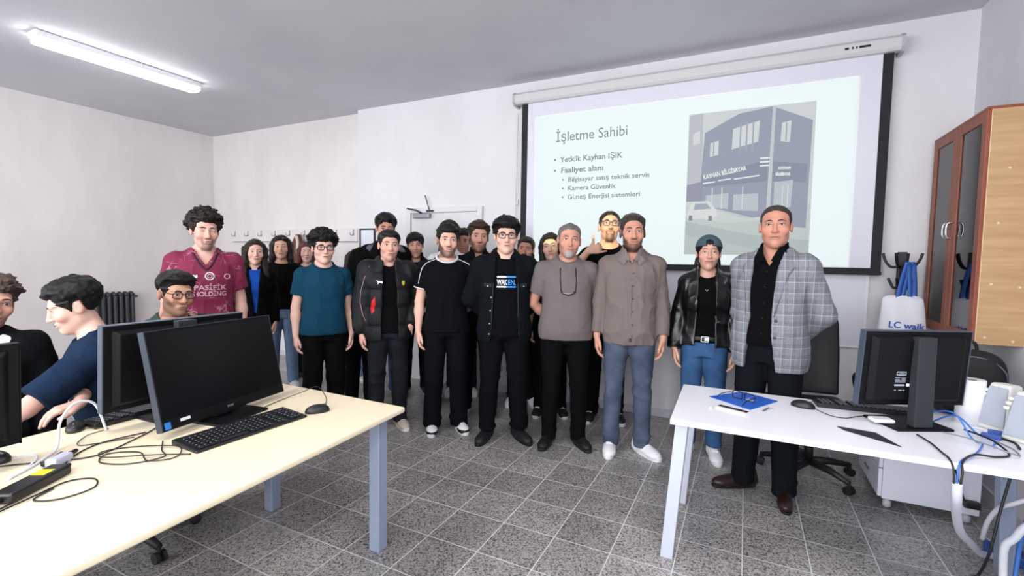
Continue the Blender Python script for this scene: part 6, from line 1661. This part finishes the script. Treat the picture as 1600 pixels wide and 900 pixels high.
# ---- second row and behind
def x_blue(c):
    c['line']('zip', 'jacket', [(.020, 1.28), (.012, 1.15), (.005, 1.0), (.0, .88)], .004, mat('zip_silver', '#b4b6bc', .3, .8), c['jacket'], .0)
person('long haired young woman in a black zip jacket over a bright blue top', (-4.28, 3.03), 1.59, w=.95, fem=True, skin='#e6b9a6', smile=.7, head=(4, 2, 3), hair=dict(style='long', color='#241a18', top=.012, side=.012, line=.075), top=dict(color='#1f4fae', off=.006, neck=('crew', .085), hem=.9), jacket=dict(color='#0d0d10', open=(1.44, .0, .055), off=.024), legs=dict(color='#15161a'), shoes=dict(color='#e4e4e6', sole='#e9e9ea', kind='trainer'), h=.005, extra=x_blue)
def x_sun(c):
    g = spectacles('sunglasses', c['bo'], m_specs, .025, .019, .003, .032, .10, 3); g.data.transform(c['U'] @ c['Mh'] @ Matrix.Translation((0, -.078, .098)) @ Matrix.Rotation(math.radians(-55), 4, 'X'))
    bm = bmesh.new()
    for s in (-1, 1): lathe(bm, [(.024, -.001), (.024, .001)], seg=14, M=Matrix.Translation((s*.032, .001, 0)) @ Matrix.Rotation(PI/2, 4, 'X') @ Matrix.Scale(.78, 4, (0, 1, 0)))
    l = from_bm('lens', bm, m_dark, g, True); l.data.transform(c['U'] @ c['Mh'] @ Matrix.Translation((0, -.078, .098)) @ Matrix.Rotation(math.radians(-55), 4, 'X'))
person('young woman with sunglasses on long wavy dark hair, black sweater and pale jeans', (-4.50, 3.50), 1.65, w=.95, fem=True, skin='#d9a892', smile=.6, head=(-4, 0, 0), hair=dict(style='long', color='#1d1614', top=.016, side=.016, line=.070, curl=.006, fr=40, front=False), top=dict(name='sweater', color='#0c0c0f', off=.014, sleeve='long', neck=('crew', .100), hem=.92), legs=dict(name='jeans', mat=m_jean_pale, fit=1.05), shoes=dict(color='#e4e4e6', sole='#e9e9ea', kind='trainer'), h=.005, extra=x_sun)
person('person mostly hidden left of the teal shirt man, beside the brown coat', (-4.70, 4.0), 1.60, w=.92, fem=True, skin='#dfb3a4', smile=.3, hair=dict(style='mid', color='#5a2f33', top=.012, side=.014), top=dict(name='sweater', color='#1b1a20', off=.014, sleeve='long', hem=.88), legs=dict(color='#1b1d24'), shoes=dict(color='#222226', sole='#333338', kind='boot'), h=.006, face=1)
person('smiling girl with reddish brown hair just behind the right shoulder of the teal shirt man', (-4.02, 4.06), 1.52, w=.92, fem=True, skin='#e7bdb0', smile=.9, head=(0, 0, 8), hair=dict(style='mid', color='#3b2426', top=.012, side=.014, line=.07), top=dict(name='sweater', color='#5a6068', off=.014, sleeve='long', hem=.88), legs=dict(name='jeans', mat=m_jean_pale), shoes=dict(color='#dddddd', sole='#dddddd', kind='trainer'), h=.0055)
person('person in a black hooded jacket turned away, hood up, left of the puffer jacket', (-3.13, 3.26), 1.50, rot=205, w=.98, skin='#c79a86', face=0, hair=dict(color='#111111', hood='#15161a'), top=dict(name='hooded_jacket', color='#15161a', off=.030, sleeve='long', hem=.80, collar='hood', amp=.008, neck=('none',)), legs=dict(color='#101116', fit=1.15), shoes=dict(color='#1a1a1c', sole='#dcdcdc', kind='trainer'), h=.006)
def x_tall(c):
    for s in (-1, 1): c['patch']('shoulder_panel', 'jacket', [(s*.10, 1.478), (s*.16, 1.455), (s*.19, 1.40), (s*.14, 1.40)][::s], mat('fab_grey_panel', '#5d6068', .85), c['jacket'], .004, .001, 3)
person('tall young man with dark fringe behind the puffer jacket, grey shoulder panels', (-3.33, 3.80), 1.875, look=4, w=1.02, skin='#c9947f', smile=.5, head=(2, 8, 2), hair=dict(color='#15110f', top=.030, side=.012, line=.066, fringe=.060), top=dict(color='#101116', off=.01, neck=('crew', .085), hem=.86), jacket=dict(color='#16171c', open=(1.44, .05, .07), off=.026), legs=dict(name='jeans', mat=m_jean_blue, fit=1.1), shoes=dict(color='#e4e4e6', sole='#e9e9ea', kind='trainer'), h=.0048, extra=x_tall)
person('smiling man with black fringe between the puffer jacket and ringer t-shirt', (-3.15, 4.08), 1.70, look=-2, w=1.0, skin='#cf9c8a', smile=.8, head=(2, 4, -4), hair=dict(color='#14100f', top=.022, side=.014, line=.060, fringe=.046), top=dict(color='#2c2d32', off=.01, neck=('crew', .075), hem=.88), jacket=dict(color='#121317', open=(1.46, .05, .045), off=.028, collar='stand'), legs=dict(color='#0f1014'), shoes=dict(color='#17171a', sole='#e9e9ea', kind='trainer', panels='#eeeeee'), h=.0048)
person('person in white top and black beanie hidden behind the ringer t-shirt', (-2.665, 3.98), 1.80, w=1.0, fem=True, skin='#d8ab9a', face=0, hair=dict(color='#4a2426', top=.012, side=.006, tail=-1, curl=.003, fr=40, cap=dict(color='#0d0d0f', t=.028, low=.030)), top=dict(name='white_top', color='#dcdce2', off=.014, sleeve='long', hem=.86, neck=('crew', .07)), legs=dict(name='jeans', mat=m_jean_pale), shoes=dict(color='#dcdcdc', sole='#dddddd', kind='trainer'), h=.0055)
person('dark haired man half hidden between the ringer t-shirt and the brown bearded man', (-2.68, 4.26), 1.75, w=1.0, skin='#bd8a76', smile=0, head=(-4, 4, 0), hair=dict(color='#14110f', top=.018, side=.010, line=.066), top=dict(name='white_top', color='#d7d7de', off=.014, hem=.86, neck=('crew', .075)), legs=dict(color='#2b2f3a'), shoes=dict(color='#e8e8ea', sole='#e9e9ea', kind='trainer'), h=.0055)
person('man with brown quiff and beard in a black polo over a white undershirt', (-2.20, 3.76), 1.775, look=2, w=1.06, skin='#cf9c88', smile=.1, head=(4, 4, 1), eyes=.75, brow='#4a3528', hair=dict(color='#38271f', top=.026, side=.008, line=.068, quiff=.014, curl=.004, fr=70), stubble=('full', '#4a3226', .85), top=dict(name='polo_shirt', color='#0f1015', off=.012, neck=('v', .09), hem=.86, shirt_collar='#101116'), legs=dict(color='#101116', fit=1.1), shoes=dict(color='#e8e8ea', sole='#ececee', kind='trainer'), h=.0048,
       extra=lambda c: c['patch']('undershirt', 'polo_shirt', [(-.030, 1.445), (.0, 1.405), (.030, 1.445)], mat('undershirt_white', '#d9d9dc', .85), c['top'], .002, .001, 2))
person('smiling man with moustache and tied back dark hair behind the WAKEN. t-shirt', (-1.96, 4.25), 1.665, w=1.0, skin='#bd8872', smile=.8, head=(-6, 2, 6), hair=dict(color='#221a17', top=.012, side=.010, line=.072, bun=(.12, .02), tail=1), beard=('mustache', '#33241d', .005), stubble=('full', '#6a4a3c', .4), top=dict(name='grey_top', color='#7d8088', off=.014, sleeve='long', hem=.86), legs=dict(color='#14151a'), shoes=dict(color='#e8e8ea', sole='#ececee', kind='trainer'), h=.005)
person('young person with dark mid length hair, face lit by the projector beam', (-1.60, 4.10), 1.68, look=2, w=.98, skin='#dcb19d', smile=.2, eyes=.5, head=(-8, -4, -8), hair=dict(style='mid', color='#1b1715', top=.018, side=.016, line=.072, curl=.006, fr=45), stubble=('mustache', '#7a5a4c', .5), top=dict(color='#16171b', off=.014, hem=.86), legs=dict(color='#14151a'), shoes=dict(color='#17171a', sole='#dddddd', kind='trainer'), h=.0048)
ph_arm = (None, (-.300, -.10, 1.235), (-.165, -.235, 1.415), dict(d=(1, -.15, .22), n=(-.1, 1, 0), s=(0, 0, 1)))
person('tall man with round glasses and tied hair making a phone sign with his hand', (-1.11, 4.20), 1.885, look=2, w=1.04, skin='#d4a48e', smile=0, head=(4, -12, 2), specs='#55545e', arms=(ph_arm, 'down'), hands=(dict(fist=True, thumb='up', pinky=True), {}), hair=dict(color='#221b18', top=.010, side=.006, line=.082, bun=(.075, .115)), stubble=('goatee', '#2c201b', .8), top=dict(color='#0d0d10', off=.014, neck=('crew', .09), hem=.86), legs=dict(color='#0e0f12', fit=1.05), shoes=dict(color='#131316', sole='#e6e6e8', kind='trainer'), h=.0046)

# ---- seated at the tables
nv_l = (None, (.270, -.250, 1.235), (.200, -.480, 1.140), dict(d=(-.1, -1, -.25), n=(0, 0, -1), s=(-1, 0, 0)))
nv_r = ('world', (-3.02, 1.20, .78), (-2.72, 1.05, .755), dict(d=(.05, -1, -.12), n=(0, 0, -1), s=(1, 0, 0)))
person('seated man with thick black hair in a navy t-shirt, seen in profile beside the monitors', (-2.95, 1.29), 1.76, rot=-24, w=1.16, skin='#e0b4a4', head=(4, 10, 0), smile=.5, arms=(nv_r, nv_l), seated=.46, lean=(10, 0), hs=1.02, hair=dict(color='#0e0d0e', top=.032, side=.012, line=.066, temple=-.060, curl=.006, fr=40, back=-.070), top=dict(color='#17283f', off=.018, hem=.88, neck=('crew', .088), amp=.006, sl=.85), legs=dict(color='#0f1014'), shoes=dict(color='#17171a', sole='#333333', kind='trainer'), h=.0038,
       extra=lambda c: c['line']('neck_chain', 't_shirt', [(-.08, 1.47), (0, 1.44), (.08, 1.47)], .003, mat('silver_chain', '#c4c6cc', .25, .9), c['top'], .004))
person('seated man with brown wavy hair, black jacket and white t-shirt at left edge', (-3.515, .975), 1.74, rot=58, w=1.06, skin='#d9a592', head=(30, 2, 8), smile=.9, arms=('wide', 'wide'), seated=.46, hair=dict(color='#4a3c36', top=.034, side=.008, line=.060, curl=.014, fr=42), stubble=('full', '#6f4f42', .55), top=dict(color='#d9dae0', off=.012, hem=.88, neck=('crew', .088)), jacket=dict(color='#131519', open=(1.42, .12, .105), off=.030, hem=.86, amp=.008), legs=dict(color='#101116'), shoes=dict(color='#17171a', sole='#333333', kind='trainer'), h=.004)
gr_r = (None, (.235, -.200, 1.130), (.112, -.125, 1.375), dict(d=(-.10, .12, 1), n=(-1, .3, 0), s=(0, -1, .2)))
person('seated man with glasses and short beard in dark green, chin on hand', (-3.32, 1.78), 1.73, look=18, w=1.06, lean=(12, -4), skin='#c9977f', head=(4, -6, 8), smile=-.1, specs='#3a1c1e', arms=('wide', gr_r), seated=.50, hair=dict(color='#14110f', top=.026, side=.007, line=.064, quiff=.016), stubble=('full', '#33251f', .62), top=dict(name='sweatshirt', color='#3c4a42', off=.018, sleeve='long', hem=.88, neck=('crew', .080)), legs=dict(color='#101116'), shoes=dict(color='#17171a', sole='#333333', kind='trainer'), h=.004)

# brown coat with a pale lining edge on the wall hooks
ct = empty('coat', (-5.50, YR-.115, 1.0), 0, 'brown coat with pale lapel hanging from the wall hooks', 'coat')
g = Field((-.25, -.12, -.30), (.25, .12, .76), .009)
g.add(loft([(-.25, .17, .07, 0), (.0, .165, .075, 0), (.30, .155, .07, 0), (.50, .125, .06, 0), (.64, .075, .045, 0), (.73, .025, .025, 0)], 0, 2.2), .001)
for s in (-1, 1): g.add(cone((s*.085, -.02, .55), (s*.165, -.03, .05), .045, .050), .03)
V, F_ = g.mesh(2); N_ = normals(V, F_); V = V+N_*(.012*(1-np.abs(vnoise(V, (16, 8, 1.5), 3)))**2)[:, None]
cb_ = from_np('coat_body', V, F_, mat('coat_brown', '#5e3a22', .8, noise=.15, nscale=10), ct)
bvc = BVHTree.FromPolygons(V.tolist(), F_.tolist())
bm = bmesh.new(); pts = []
for x_, z_ in ((.02, .71), (.055, .62), (.085, .52), (.10, .42)):
    h_ = bvc.ray_cast(Vector((x_, -1, z_)), Vector((0, 1, 0))); pts.append(Vector((x_, (h_[0].y if h_[0] else -.03)-.008, z_)))
sweep(bm, smooth_path(pts, 5), .020, 8); from_bm('lapel', bm, mat('coat_lining', '#cfc6bb', .8), cb_, True)
